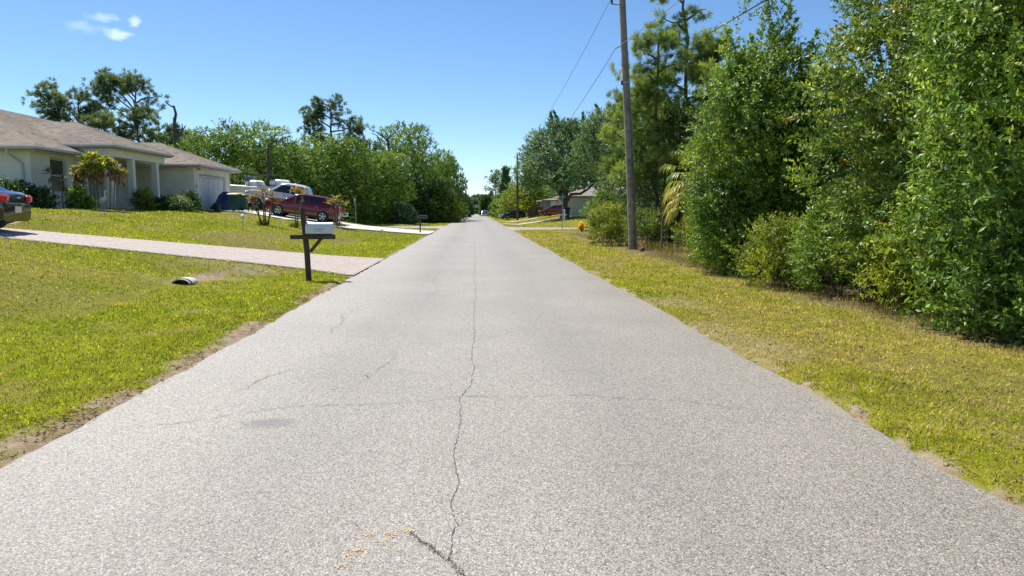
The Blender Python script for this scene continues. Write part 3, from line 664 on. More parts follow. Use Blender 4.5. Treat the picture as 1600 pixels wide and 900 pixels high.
# ------------------------------------------------------------------ house on the left
M_STUCCO = simple('pale_stucco', (0.74, 0.73, 0.65), 0.95, var=0.07, scale=1.5, bump=0.35, bscale=60, spec=0.2)
M_TRIM = simple('cream_trim', (0.80, 0.77, 0.67), 0.7, var=0.06)
M_GUT = simple('white_gutter', (0.52, 0.50, 0.45), 0.45, var=0.06)
M_PANEL = simple('garage_panel', (0.68, 0.68, 0.66), 0.6, var=0.06)
def shingle(name, base):
    m, t, b = newmat(name)
    geo = nd(t, 'ShaderNodeNewGeometry'); sp = nd(t, 'ShaderNodeSeparateXYZ'); t.links.new(geo.outputs['Position'], sp.inputs[0])
    row = mth(t, 'DIVIDE', sp.outputs[2], 0.052); fl = mth(t, 'FLOOR', row); fr = mth(t, 'FRACT', row)
    cmb = nd(t, 'ShaderNodeCombineXYZ')
    al = mth(t, 'ADD', mth(t, 'ADD', sp.outputs[0], sp.outputs[1]), mth(t, 'MULTIPLY', fl, 0.37))
    t.links.new(mth(t, 'FLOOR', mth(t, 'DIVIDE', al, 0.30)), cmb.inputs[0]); t.links.new(fl, cmb.inputs[1])
    wn = nd(t, 'ShaderNodeTexWhiteNoise', noise_dimensions='2D'); t.links.new(cmb.outputs[0], wn.inputs['Vector'])
    lo = nd(t, 'ShaderNodeTexNoise'); lo.inputs['Scale'].default_value = 0.7; lo.inputs['Detail'].default_value = 5; t.links.new(geo.outputs['Position'], lo.inputs['Vector'])
    fn = nd(t, 'ShaderNodeTexNoise'); fn.inputs['Scale'].default_value = 45; t.links.new(geo.outputs['Position'], fn.inputs['Vector'])
    d = tuple(c * 0.66 for c in base); l = tuple(c * 1.22 for c in base); wm = (base[0] * 1.06, base[1] * 0.96, base[2] * 0.88)
    c = ramp(t, wn.outputs['Value'], [(0.0, d), (0.45, base), (0.75, wm), (1.0, l)])
    c = mixc(t, 0.6, c, ramp(t, lo.outputs['Fac'], [(0.3, (0.72, 0.72, 0.72)), (0.7, (1.1, 1.1, 1.1))]), 'MULTIPLY')
    c = mixc(t, 0.6, c, ramp(t, fn.outputs['Fac'], [(0.3, (0.7, 0.7, 0.7)), (0.7, (1.15, 1.15, 1.15))]), 'MULTIPLY')
    t.links.new(c, b.inputs['Base Color']); b.inputs['Roughness'].default_value = 0.95; b.inputs['Specular IOR Level'].default_value = 0.15
    bp = nd(t, 'ShaderNodeBump'); bp.inputs['Strength'].default_value = 0.6; bp.inputs['Distance'].default_value = 0.02
    t.links.new(mth(t, 'ADD', mth(t, 'SUBTRACT', 1.0, fr), mth(t, 'MULTIPLY', wn.outputs['Value'], 0.4)), bp.inputs['Height']); t.links.new(bp.outputs[0], b.inputs['Normal'])
    return m
M_ROOF = shingle('brown_shingle', (0.35, 0.302, 0.25))
def hip_roof(parent, x0, x1, y0, y1, ze, pitch, kind, gut=('S', 'E', 'N'), fas=0.19):
    """kind 'Y': ridge along y, four hips.  kind 'E': ridge along x, hip at the +x end, open end at x0"""
    mb = MB(); zb = ze - fas
    if kind == 'Y':
        hw = (x1 - x0) / 2; zr = ze + hw * pitch; xm = (x0 + x1) / 2
        v = [(x0, y0, zb), (x1, y0, zb), (x1, y1, zb), (x0, y1, zb), (x0, y0, ze), (x1, y0, ze), (x1, y1, ze), (x0, y1, ze), (xm, y0 + hw, zr), (xm, y1 - hw, zr)]
        f = [(3, 2, 1, 0), (0, 1, 5, 4), (1, 2, 6, 5), (2, 3, 7, 6), (3, 0, 4, 7), (4, 5, 8), (5, 6, 9, 8), (6, 7, 9), (7, 4, 8, 9)]
    else:
        hw = (y1 - y0) / 2; zr = ze + hw * pitch; ym = (y0 + y1) / 2
        v = [(x0, y0, zb), (x1, y0, zb), (x1, y1, zb), (x0, y1, zb), (x0, y0, ze), (x1, y0, ze), (x1, y1, ze), (x0, y1, ze), (x0, ym, zr), (x1 - hw, ym, zr)]
        f = [(3, 2, 1, 0), (0, 1, 5, 4), (1, 2, 6, 5), (2, 3, 7, 6), (3, 0, 4, 7, 8), (4, 5, 9, 8), (5, 6, 9), (6, 7, 8, 9)]
    r_ = mb.add(v, f).build('roof', M_ROOF, parent)
    cs = MB()
    for fc in f[5:]:
        P = [Vector(v[q]) for q in fc]; nn = (P[1] - P[0]).cross(P[2] - P[0]).normalized()
        if nn.z < 0: nn = -nn
        if nn.z > .99 or nn.z < .3: continue
        def seg(z):
            out = []
            for a_, b_ in zip(P, P[1:] + P[:1]):
                if (a_.z - z) * (b_.z - z) < 0: out.append(a_.lerp(b_, (z - a_.z) / (b_.z - a_.z)))
            return sorted(out, key=lambda q: (q.x + q.y * 1.001)) if len(out) == 2 else None
        z = ze + .002; top = max(q.z for q in P)
        while z < top - .06:
            a_, b_ = seg(z), seg(z + .052)
            if a_ and b_:
                k = len(cs.v); cs.v += [tuple(a_[0] + nn * .003), tuple(a_[1] + nn * .003), tuple(a_[0] + nn * .016), tuple(a_[1] + nn * .016), tuple(b_[0] + nn * .004), tuple(b_[1] + nn * .004)]
                cs.f += [(k, k + 1, k + 3, k + 2), (k + 2, k + 3, k + 5, k + 4)]
            z += .052
    cs.build('shingle_course', M_ROOF, r_)['kind'] = 'stuff'
    # ridge and hip caps
    for a_, b_ in (((8, 9), (5, 8), (6, 9), (4, 8), (7, 9)) if kind == 'Y' else ((8, 9), (5, 9), (6, 9))):
        MB().tube([v[a_], v[b_]], 0.032, 6).build('ridge_cap', M_ROOF, r_)
    for s in gut:
        if s == 'S': MB().box(((x0 + x1) / 2, y0 - 0.045, ze - 0.085), (x1 - x0 + 0.06, 0.1, 0.14), bev=0.02).build('gutter', M_GUT, parent)
        if s == 'N': MB().box(((x0 + x1) / 2, y1 + 0.045, ze - 0.085), (x1 - x0 + 0.06, 0.1, 0.14), bev=0.02).build('gutter', M_GUT, parent)
        if s == 'E': MB().box((x1 + 0.05, (y0 + y1) / 2, ze - 0.087), (0.1, y1 - y0 + 0.17, 0.14), bev=0.02).build('gutter', M_GUT, parent)
    MB().box(((x0 + x1) / 2, (y0 + y1) / 2, zb - 0.012), (x1 - x0 - 0.06, y1 - y0 - 0.06, 0.02)).build('soffit', M_GUT, parent)
    return r_
house = empty('house', (-19.3, 43.0, 1.7), 'long pale stucco house with brown shingle hip roof and columned porch', 'house')
HB = Matrix.Translation((-19.3, 43.0, 1.7)).inverted()
def hbuild(mb, name, m, parent=None, smooth=False):
    o = mb.build(name, m, parent or house, smooth); 
    return o
hx, hy, hz = 19.3, -43.0, -1.7
def L3(x, y, z): return (x + hx, y + hy, z + hz)
house_roof_parent = empty('roof_frame', (hx, hy, hz)); house_roof_parent.parent = house
bpy.data.objects.remove(house_roof_parent)
class HM(MB):
    def build(s, name, m, parent=None, smooth=False, fix=True):
        par = parent if parent is not None else house
        if par is house: s.v = [L3(*v) for v in s.v]
        return _MB.build(s, name, m, par, smooth, fix)
_MB = MB
def house_roof(*a, **k):
    global MB
    MB = HM
    try: return hip_roof(house, *a, **k)
    finally: MB = _MB
def ridge_fix(o):
    for ch in o.children:
        for v in ch.data.vertices: v.co = L3(*v.co)
for a in ((-32.25, -18.75, 33.0, 55.0, 4.35, 0.385, 'Y'), (-24.0, -17.3, 36.9, 43.8, 4.76, 0.40, 'E'), (-24.0, -16.4, 45.5, 53.1, 4.352, 0.40, 'E')):
    ridge_fix(house_roof(*a))
WZ0, WZ1 = 1.1, 4.14
def wall(x0, x1, y0, y1, z0=WZ0, z1=WZ1, m=None, name='wall'):
    return HM().box(((x0 + x1) / 2, (y0 + y1) / 2, (z0 + z1) / 2), (x1 - x0, y1 - y0, z1 - z0)).build(name, m or M_STUCCO)
wall(-31.6, -19.3, 33.55, 33.75)
WY0, WY1, WB, WT = 35.05, 36.4, 2.36, 4.0
wall(-19.5, -19.297, 33.752, WY0); wall(-19.5, -19.297, WY1, 38.2); wall(-19.5, -19.297, WY0, WY1, WZ0, WB); wall(-19.5, -19.297, WY0, WY1, WT, WZ1)
win = HM().box((-19.45, (WY0 + WY1) / 2, (WB + WT) / 2), (0.03, WY1 - WY0, WT - WB)).build('window', M_GUT)
for (yy, zz, dy, dz) in ((WY0 + .05, (WB + WT) / 2, .1, WT - WB), (WY1 - .05, (WB + WT) / 2, .1, WT - WB), ((WY0 + WY1) / 2, WB + .05, WY1 - WY0 - .2, .1), ((WY0 + WY1) / 2, WT - .05, WY1 - WY0 - .2, .1), ((WY0 + WY1) / 2, (WB + WT) / 2, WY1 - WY0 - .2, .07)):
    f = HM().box((-19.415, yy, zz), (0.05, dy, dz)); f.v = [L3(*v) for v in f.v]; MB.build(f, 'frame', M_GUT, win)
for zz in (WB + .46, WT - .46):
    f = HM().box((-19.428, (WY0 + WY1) / 2, zz), (0.02, WY1 - WY0 - .2, .68)); f.v = [L3(*v) for v in f.v]; MB.build(f, 'pane', M_WGLASS, win)
HM().box((-19.25, (WY0 + WY1) / 2, WB - .04), (0.13, WY1 - WY0 + .1, .08)).build('sill', M_TRIM)
# porch
wall(-20.7, -19.297, 38.2, 38.4, z1=4.5); wall(-20.9, -20.7, 38.4, 46.05, z1=4.5)
HM().box((-19.0, 40.6, 1.45), (3.6, 6.4, 0.42)).build('porch_floor', M_CONC)
HM().box((-17.75, 40.3, 4.37), (0.26, 6.4, 0.36), bev=0.01).build('beam', M_TRIM)
HM().box((-18.62, 37.25, 4.372), (1.46, 0.22, 0.36), bev=0.01).build('beam', M_TRIM)
HM().box((-19.1, 37.32, 2.9), (0.5, 0.18, 2.56)).build('wall', M_STUCCO)
for y in (37.36, 39.62, 42.5):
    c = HM().box((-17.75, y, 2.93), (0.3, 0.3, 2.5), bev=0.012).build('column', M_TRIM)
d = HM().box((-20.67, 41.6, 2.72), (0.08, 1.05, 2.1), bev=0.01).build('door', simple('grey_door', (0.42, 0.41, 0.37), 0.6))
k = HM().lathe([(0.0, 0), (0.035, 0.01), (0.035, 0.05), (0.0, 0.07)], (0, 0, 0), 8, 'X'); k.v = [L3(v[0] - 20.63, v[1] + 41.18, v[2] + 2.7) for v in k.v]; MB.build(k, 'handle', M_CHROME, d)
HM().box((-20.685, 39.3, 3.0), (0.02, 0.9, 1.5)).build('window', M_WGLASS)
ring = HM()
ring.tube([(-20.66, 40.25 + .3 * math.cos(a), 3.3 + .42 * math.sin(a)) for a in np.linspace(0, 6.28, 17)], 0.045, 6); ring.build('wall_wreath', M_DEAD)
HM().box((-20.66, 40.1, 2.45), (0.05, 0.7, 0.35)).build('wall_plaque', M_DEAD)
# garage wing
wall(-22.0, -16.95, 46.05, 46.25); GX = -16.95; GY0, GY1, GT = 46.82, 51.55, 3.80
wall(GX - .2, GX + 0.003, 46.252, GY0); wall(GX - .2, GX + 0.003, GY1, 52.4); wall(GX - .2, GX + 0.003, GY0, GY1, GT, WZ1)
wall(-22, GX, 52.402, 52.6); wall(-31.6, -31.4, 33.76, 54.4); wall(-31.6, -22.0, 54.402, 54.6)
wall(-20.9, -20.7, 46.06, 46.2, z1=4.5)
HM().box((GX + 0.02, GY0 - 0.25, 2.75), (0.05, 0.32, 2.55)).build('corner_trim', M_TRIM)
HM().box((GX + 0.02, GY1 + 0.25, 2.75), (0.05, 0.32, 2.55)).build('corner_trim', M_TRIM)
gd = HM().box((GX - 0.16, (GY0 + GY1) / 2, (GT + 1.55) / 2), (0.03, GY1 - GY0, GT - 1.55)).build('garage_door', M_STEEL)
def sub(mb, name, m, par): mb.v = [L3(*v) for v in mb.v]; return MB.build(mb, name, m, par)
pw = (GY1 - GY0) / 5
for i in range(5):
    sub(HM().box((GX - 0.115, GY0 + pw * (i + .5), 2.62), (0.05, pw - 0.05, 1.95), bev=0.01), 'panel', M_PANEL, gd)
sub(HM().box((GX - 0.10, (GY0 + GY1) / 2, 3.68), (0.08, GY1 - GY0 - 0.02, 0.16), bev=0.01), 'top_rail', M_GUT, gd)
HM().box((GX + 0.03, 46.45, 3.05), (0.02, 0.28, 0.14)).build('number_plaque', M_BLACK)
lamp = HM().lathe([(0.03, 0), (0.09, 0.05), (0.10, 0.16), (0.06, 0.2)], (GX + 0.14, 46.62, 3.98), 10); lamp.build('flood_lamp', M_STEEL)
# downspouts, meter box
dsp = HM(); dsp.tube([(-19.9, 32.96, 4.2), (-19.9, 32.96, 4.05), (-19.7, 33.45, 3.72), (-19.62, 33.5, 3.6), (-19.62, 33.5, 1.5)], 0.048, 6); dsp.build('downspout', M_GUT)
dsp = HM(); dsp.tube([(-17.0, 53.12, 4.2), (-17.0, 52.9, 3.9), (-17.0, 52.66, 3.7), (-17.0, 52.66, 1.6)], 0.048, 6); dsp.build('downspout', M_GUT)
HM().box((-19.27, 34.45, 2.12), (0.06, 0.55, 0.3)).build('wall_vent', M_STEEL)

# ------------------------------------------------------------------ vehicles
def car(name, label, loc, rz, paint, L=4.8, W=1.82, H=1.46, ry=0.0, deck=None, roof=None, wr=0.33, wheels=None, belt=0.95, gnd=0.2, win=(), cat='car', group=None, tail='wrap', bed=None, sl=0.0, detail=True):
    root = empty(name, loc, label, cat, group, rz=rz, ry=ry)
    hl = L / 2
    deck = deck or [(hl, .62), (hl - .08, .72), (hl - .35, .80), (.95, .98), (-1.45, 1.0), (-hl + .25, 1.0), (-hl + .06, .94), (-hl, .8)]
    dx = np.array([p[0] for p in deck][::-1]); dz = np.array([p[1] for p in deck][::-1])
    xs = np.unique(np.concatenate([np.linspace(-hl, hl, 26), dx]))
    def hwid(x): return W / 2 * (1 - 0.16 * (abs(x) / hl) ** 7 - 0.03 * (abs(x) / hl) ** 2)
    def zbot(x):
        e = (abs(x) / hl); return gnd + 0.10 * max(0, (e - 0.86) / 0.14) ** 2
    mb = MB(); n = None
    for x in xs:
        zt = float(np.interp(x, dx, dz)); zb = zbot(x); h = zt - zb; wv = hwid(x)
        half = [(0, zb), (wv * .82, zb), (wv * .95, zb + .05), (wv * .985, zb + .22 * h), (wv, zb + .5 * h), (wv * .985, zb + .72 * h), (wv * .95, zt - .07), (wv * .90, zt - .015), (wv * .7, zt + .008), (0, zt + .03)]
        ring = half + [(-y, z) for y, z in half[-2:0:-1]]; n = len(ring)
        mb.v += [(x, y, z) for y, z in ring]
    for i in range(len(xs) - 1):
        for k in range(n): mb.f.append((i * n + k, i * n + (k + 1) % n, (i + 1) * n + (k + 1) % n, (i + 1) * n + k))
    mb.f.append(tuple(range(n - 1, -1, -1))); mb.f.append(tuple((len(xs) - 1) * n + k for k in range(n)))
    body = mb.build('body', paint, root, smooth=True)
    # cabin
    roof = roof or [(1.0, belt), (.1, H - .06), (-.3, H), (-.9, H - .02), (-1.3, H - .12), (-2.05, belt + .04)]
    zmax = max(z for x, z in roof)
    wb, wt = W / 2 * .93, W / 2 * .70
    def yw(z): return wb + (wt - wb) * (z - belt) / (H - belt)
    rx = np.array([p[0] for p in roof][::-1]); rzv = np.array([p[1] for p in roof][::-1])
    cx = np.unique(np.concatenate([np.linspace(rx[0], rx[-1], 18), rx]))
    mb = MB()
    for x in cx:
        zt = float(np.interp(x, rx, rzv)); zb = belt - .06; a = max(zt - zb, .01)
        half = [(0, zb), (yw(zb), zb), (yw(zb + .5 * a), zb + .5 * a), (yw(zt - min(.07, a * .3)), zt - min(.07, a * .3)), (yw(zt) - .07, zt - .01), (yw(zt) * .6, zt + .015), (0, zt + .025)]
        ring = half + [(-y, z) for y, z in half[-2:0:-1]]; n = len(ring); mb.v += [(x, y, z) for y, z in ring]
    for i in range(len(cx) - 1):
        for k in range(n): mb.f.append((i * n + k, i * n + (k + 1) % n, (i + 1) * n + (k + 1) % n, (i + 1) * n + k))
    mb.f.append(tuple(range(n - 1, -1, -1))); mb.f.append(tuple((len(cx) - 1) * n + k for k in range(n)))
    mb.build('cabin', paint, root, smooth=True)
    # glass
    for poly in win:
        for s in (1, -1):
            m_ = MB(); vs = [(x, s * (yw(z) + .012), z) for x, z in poly]; vs2 = [(x, s * (yw(z) - .01), z) for x, z in poly]; k = len(poly)
            m_.add(vs + vs2, [tuple(range(k)), tuple(range(2 * k - 1, k - 1, -1))] + [(i, (i + 1) % k, (i + 1) % k + k, i + k) for i in range(k)]); m_.build('window', M_GLASS, root)
    def slab(xa, za, xb, zb_, name):
        d_ = Vector((xb - xa, 0, zb_ - za)); nn = Vector((-d_.z, 0, d_.x)).normalized()
        if nn.z < 0: nn = -nn
        a0 = Vector((xa, 0, za)) + d_ * .1 + nn * .03; b0 = Vector((xa, 0, za)) + d_ * .9 + nn * .03
        ya, yb = yw(a0.z) - .1, yw(b0.z) - .12; t_ = nn * .02
        vs = [a0 + Vector((0, ya, 0)), a0 - Vector((0, ya, 0)), b0 - Vector((0, yb, 0)), b0 + Vector((0, yb, 0))]
        vs += [v - t_ for v in vs]
        MB().add(vs, [(0, 1, 2, 3), (7, 6, 5, 4), (0, 4, 5, 1), (1, 5, 6, 2), (2, 6, 7, 3), (3, 7, 4, 0)]).build(name, M_GLASS, root)
    slab(roof[0][0], roof[0][1], roof[1][0], roof[1][1], 'windscreen')
    slab(roof[-1][0], roof[-1][1], roof[-2][0], roof[-2][1], 'rear_window')
    # wheels
    for wx in wheels or (hl - .92, -hl + 1.02):
        for s in (1, -1):
            MB().lathe([(wr * 1.16, -.03), (wr * 1.16, .0)], (wx, s * (W / 2 - .035), wr + .03), 18, 'Y').build('wheel_arch', M_BLACK, root)
            wl = MB().lathe([(wr * .62, -.1), (wr * .9, -.11), (wr, -.07), (wr, .07), (wr * .9, .11), (wr * .62, .1)], (wx, s * (W / 2 - .09), wr), 20, 'Y').build('wheel', M_RUBBER, root, smooth=True)
            rm = MB().lathe([(wr * .60, -.02), (wr * .60, .0), (wr * .1, .015), (0.01, .02)] if s > 0 else [(wr * .60, .02), (wr * .60, 0), (wr * .1, -.015), (.01, -.02)], (wx, s * (W / 2 + .005), wr), 16, 'Y')
            rm.build('rim', M_BLACK, wl)
            for k in range(5):
                a = k * 2 * math.pi / 5 + .3
                MB().box((wx + math.cos(a) * wr * .33, s * (W / 2 + .018), wr + math.sin(a) * wr * .33), (wr * .6, .03, wr * .16), M=Matrix.Rotation(-a, 4, 'Y')).build('spoke', M_CHROME, wl)
            MB().tube([(wx + math.cos(a) * wr * .6, s * (W / 2 + .012), wr + math.sin(a) * wr * .6) for a in np.linspace(0, 6.283, 17)], .02, 5).build('rim_edge', M_CHROME, wl)
    zt = float(np.interp(-hl + .12, dx, dz))
    for s in (1, -1):
        if tail == 'wrap':
            MB().box((-hl + .10, s * (W / 2 * .74), zt - .13), (.24, W * .21, .21), bev=.05, M=Matrix.Rotation(-s * .28, 4, 'Z')).build('taillight', M_RED, root, smooth=True)
            MB().lathe([(.065, -.02), (.06, .02), (0.01, .035)][::-1], (-hl - .045 + .02, s * (W / 2 * .64), zt - .13), 12, 'X').build('reversing_lamp', M_CLEAR, root, smooth=True)
        else:
            MB().box((-hl + .06, s * (W / 2 * .82), zt - .12), (.16, W * .12, .26 if tail == 'tall' else .17), bev=.04, M=Matrix.Rotation(-s * .25, 4, 'Z')).build('taillight', M_RED, root, smooth=True)
        MB().box((hl - .12, s * (W / 2 * .70), float(np.interp(hl - .15, dx, dz)) - .10), (.3, W * .18, .13), bev=.04, M=Matrix.Rotation(s * .35, 4, 'Z')).build('headlight', M_CLEAR, root, smooth=True)
        MB().box((roof[0][0] - .22, s * (W / 2 + .08), belt + .06), (.12, .2, .14), bev=.04).build('wing_mirror', paint, root, smooth=True)
    MB().box((-hl - .005, 0, zt - .42), (.03, .33, .17), bev=.006).build('number_plate', M_CLEAR, root)
    MB().box((-hl - .012, 0, zt - .10), (.03, .17, .05), bev=.015).build('badge', M_CHROME, root)
    MB().box((-hl + .03, 0, zt - .31), (.1, W * .74, .025)).build('bumper_seam', M_BLACK, root)
    if detail:
        for x in (.95, -.1, -1.15):
            for s in (1, -1): MB().box((x, s * (W / 2 * .985), gnd + .42), (.014, .03, .5)).build('door_seam', M_BLACK, root)
        for x in (.12, -.95):
            for s in (1, -1): MB().box((x, s * (W / 2 + .005), belt - .14), (.2, .04, .035), bev=.012).build('door_handle', M_CHROME, root)
        for s in (1, -1): MB().box((0, s * (W / 2 - .02), gnd + .06), (L * .5, .06, .1), bev=.02).build('side_skirt', M_BLACK, root)
    return root
P_BLACK = simple('black_car_paint', (0.010, 0.010, 0.012), 0.12, var=0.1, coat=1.0)
P_MAROON = simple('maroon_car_paint', (0.16, 0.008, 0.011), 0.2, var=0.08, coat=0.5)
P_WHITE = simple('white_car_paint', (0.72, 0.73, 0.74), 0.2, var=0.03, coat=1.0)
P_SILVER = simple('silver_car_paint', (0.30, 0.31, 0.33), 0.25, 0.5, var=0.05, coat=1.0)
P_NAVY = simple('navy_car_paint', (0.015, 0.022, 0.06), 0.15, var=0.1, coat=1.0)
P_REDC = simple('red_car_paint', (0.25, 0.018, 0.018), 0.16, var=0.1, coat=1.0)
PI = math.pi
# black sedan on the paver drive: tail towards the road
sedan_win = [[(.75, 1.0), (.12, 1.36), (-.42, 1.39), (-.42, 1.0)], [(-.5, 1.0), (-.5, 1.39), (-1.05, 1.35), (-1.72, 1.04)]]
sx, sy = -15.0, 20.9
car('black_sedan', 'black sedan parked on the pink paver driveway with its tail lamps to the road', (sx, sy, float(drive_z(sx)) + .005), PI + R(5), P_BLACK, 4.8, 1.80, 1.46,
    ry=-math.atan((float(drive_z(sx + 1)) - float(drive_z(sx - 1))) / 2) * -1, win=sedan_win,
    deck=[(2.4, .62), (2.32, .74), (2.0, .80), (.95, .98), (-1.45, 1.04), (-2.18, 1.09), (-2.34, 1.03), (-2.4, .8)])
suv_win = [[(.86, 1.1), (.25, 1.52), (-.3, 1.58), (-.3, 1.1)], [(-.38, 1.1), (-.38, 1.58), (-1.2, 1.57), (-1.25, 1.1)], [(-1.34, 1.12), (-1.3, 1.57), (-1.85, 1.53), (-2.05, 1.18)]]
suvx, suvy = -11.1, 48.6
def slope2(x): return math.atan((float(drive2_z(x + 1.4)) - float(drive2_z(x - 1.4))) / 2.8)
suv = car('maroon_suv', 'maroon sport utility vehicle on the pale concrete drive before the garage', (suvx, suvy, float(drive2_z(suvx)) + .035), PI + R(2), P_MAROON, 4.85, 1.9, 1.60,
    ry=slope2(suvx), win=[[(x, z + .03 if z < 1.3 else z - .06) for x, z in q] for q in suv_win], belt=1.07, wr=.37, gnd=.25,
    deck=[(2.42, .82), (2.37, 1.0), (2.15, 1.06), (1.05, 1.12), (-1.9, 1.1), (-2.3, 1.1), (-2.40, 1.0), (-2.42, .8)],
    roof=[(1.2, 1.08), (.5, 1.54), (0, 1.62), (-1.2, 1.62), (-2.0, 1.56), (-2.38, 1.1)], tail='tall', cat='suv'); suv.scale = (.955, 1, 1.0)
# white crew cab pickup behind it
pkx, pky = -12.85, 51.6
pk = car('white_pickup', 'white crew cab pickup truck parked behind the maroon vehicle', (pkx, pky + .3, float(drive2_z(pkx)) + .035), PI - R(1), P_WHITE, 5.7, 1.98, 1.95, ry=slope2(pkx),
    win=[[(1.0, 1.32), (.42, 1.76), (-.15, 1.8), (-.15, 1.32)], [(-.24, 1.32), (-.24, 1.8), (-1.0, 1.78), (-1.02, 1.32)]], belt=1.27, wr=.40, gnd=.38,
    deck=[(2.85, .9), (2.8, 1.1), (2.6, 1.18), (1.3, 1.28), (-1.3, 1.30), (-2.8, 1.30), (-2.85, 1.2)],
    roof=[(1.35, 1.27), (.5, 1.88), (.1, 1.95), (-.9, 1.94), (-1.15, 1.86), (-1.35, 1.3)], tail='tall', cat='pickup truck'); pk.scale = (1, 1, 1.09)
# far cars
fw = [[(.75, 1.0), (.12, 1.40), (-.42, 1.43), (-.42, 1.0)], [(-.5, 1.0), (-.5, 1.43), (-1.1, 1.41), (-1.75, 1.06)]]
hatch = dict(deck=[(2.2, .62), (2.12, .76), (1.9, .84), (.95, 1.0), (-1.8, 1.04), (-2.1, 1.0), (-2.2, .8)], roof=[(1.05, .98), (.15, 1.46), (-.3, 1.52), (-1.1, 1.5), (-1.6, 1.42), (-2.1, 1.02)])
fx, fy = XP(800, 124), 124
car('black_hatchback', 'black car standing on the far right lawn beside the utility pole', (fx, fy, tz(fx, fy) + .01), PI + R(25), P_BLACK, 4.4, 1.8, 1.5, win=fw, detail=False, **hatch)
fx, fy = XP(869, 97), 97
car('red_car', 'red car with pale windscreen parked under the big oak', (fx, fy, tz(fx, fy) + .01), PI - R(28), P_REDC, 4.4, 1.8, 1.46, win=fw, detail=False)
fx, fy = XP(758, 185), 185
car('silver_car', 'silver car seen from behind at the far right edge of the road', (fx, fy, tz(fx, fy) + .01), PI / 2, P_SILVER, 4.5, 1.85, 1.6, win=fw, detail=False, **hatch)
fx, fy = XP(708, 140), 140
car('navy_van', 'dark navy car parked on the far left verge behind the mailboxes', (fx - .5, fy, tz(fx, fy) + .01), -PI / 2 - .2, P_NAVY, 4.6, 1.85, 1.7, win=suv_win[:2], belt=1.05, detail=False, roof=[(1.15, 1.06), (.25, 1.62), (-.2, 1.69), (-1.2, 1.69), (-1.95, 1.62), (-2.25, 1.05)])
fx, fy = XP(719, 158), 158
car('pale_blue_car', 'pale car parked farthest away on the left verge', (fx - .4, fy, tz(fx, fy) + .01), -PI / 2, P_SILVER, 4.5, 1.8, 1.5, win=fw, detail=False)

# boat on its trailer beside the garage
def boat():
    bx, by = XP(409, 55.8), 55.8; z0 = tz(bx, by) + .1; bx0 = bx
    root = empty('motor_boat', (bx, by, z0 + .0), 'white motor boat with grey canopy frame on a trailer beside the garage', 'boat', rz=R(168))
    mb = MB(); xs_ = np.linspace(-2.7, 2.9, 15); n = None
    for x in xs_:
        u = (x + 2.7) / 5.6; wv = 1.12 * math.sqrt(max(.004, 1 - max(0, (u - .45) / .55) ** 2.2)); zk = .62 + .55 * max(0, (u - .6) / .4) ** 2; zt = 1.62 + .22 * u ** 2
        half = [(0, zk), (wv * .75, zk + .28), (wv * .96, zk + .55), (wv, zt - .05), (wv * .97, zt), (wv * .8, zt + .03), (0, zt + .07)]
        ring = half + [(-y, z) for y, z in half[-2:0:-1]]; n = len(ring); mb.v += [(x, y, z) for y, z in ring]
    for i in range(14):
        for k in range(n): mb.f.append((i * n + k, i * n + (k + 1) % n, (i + 1) * n + (k + 1) % n, (i + 1) * n + k))
    mb.f.append(tuple(range(n - 1, -1, -1))); mb.f.append(tuple(14 * n + k for k in range(n)))
    mb.build('hull', M_WHITEPLA, root, smooth=True)
    MB().box((.35, 0, 1.9), (.9, 1.3, .5), bev=.12).build('console', M_WHITEPLA, root, smooth=True)
    MB().box((.75, 0, 2.25), (.05, 1.35, .5), M=Matrix.Rotation(-.6, 4, 'Y')).build('windscreen', simple('tinted_acrylic', (.13, .16, .22), .1), root)
    MB().box((-1.6, 0, 1.95), (.9, 1.5, .45), bev=.1).build('rear_seat', M_WHITEPLA, root, smooth=True)
    for s in (1, -1):
        MB().tube([(.5, s * .75, 1.75), (.3, s * .72, 2.35), (0, s * .7, 2.5), (-1.3, s * .7, 2.52), (-1.6, s * .75, 2.4), (-1.7, s * .8, 1.75)], .016, 6).build('canopy_rail', M_DEAD, root)
    MB().box((-.65, 0, 2.53), (1.5, 1.5, .05), bev=.02).build('canopy', simple('dark_canvas', (.03, .035, .04), .9), root)
    MB().box((-2.85, 0, 1.55), (.45, .4, .7), bev=.1).build('outboard_motor', M_BLACK, root, smooth=True)
    MB().tube([(-2.4, .5, .5), (2.2, .4, .55), (3.8, 0, .5)], .05, 6).build('trailer_rail', M_STEEL, root)
    MB().tube([(-2.4, -.5, .5), (2.2, -.4, .55), (3.8, 0, .5)], .05, 6).build('trailer_rail', M_STEEL, root)
    for s in (1, -1):
        MB().lathe([(.16, -.08), (.28, -.1), (.31, -.05), (.31, .05), (.28, .1), (.16, .08)], (-.6, s * .98, .31), 16, 'Y').build('trailer_wheel', M_RUBBER, root, smooth=True)
boat()
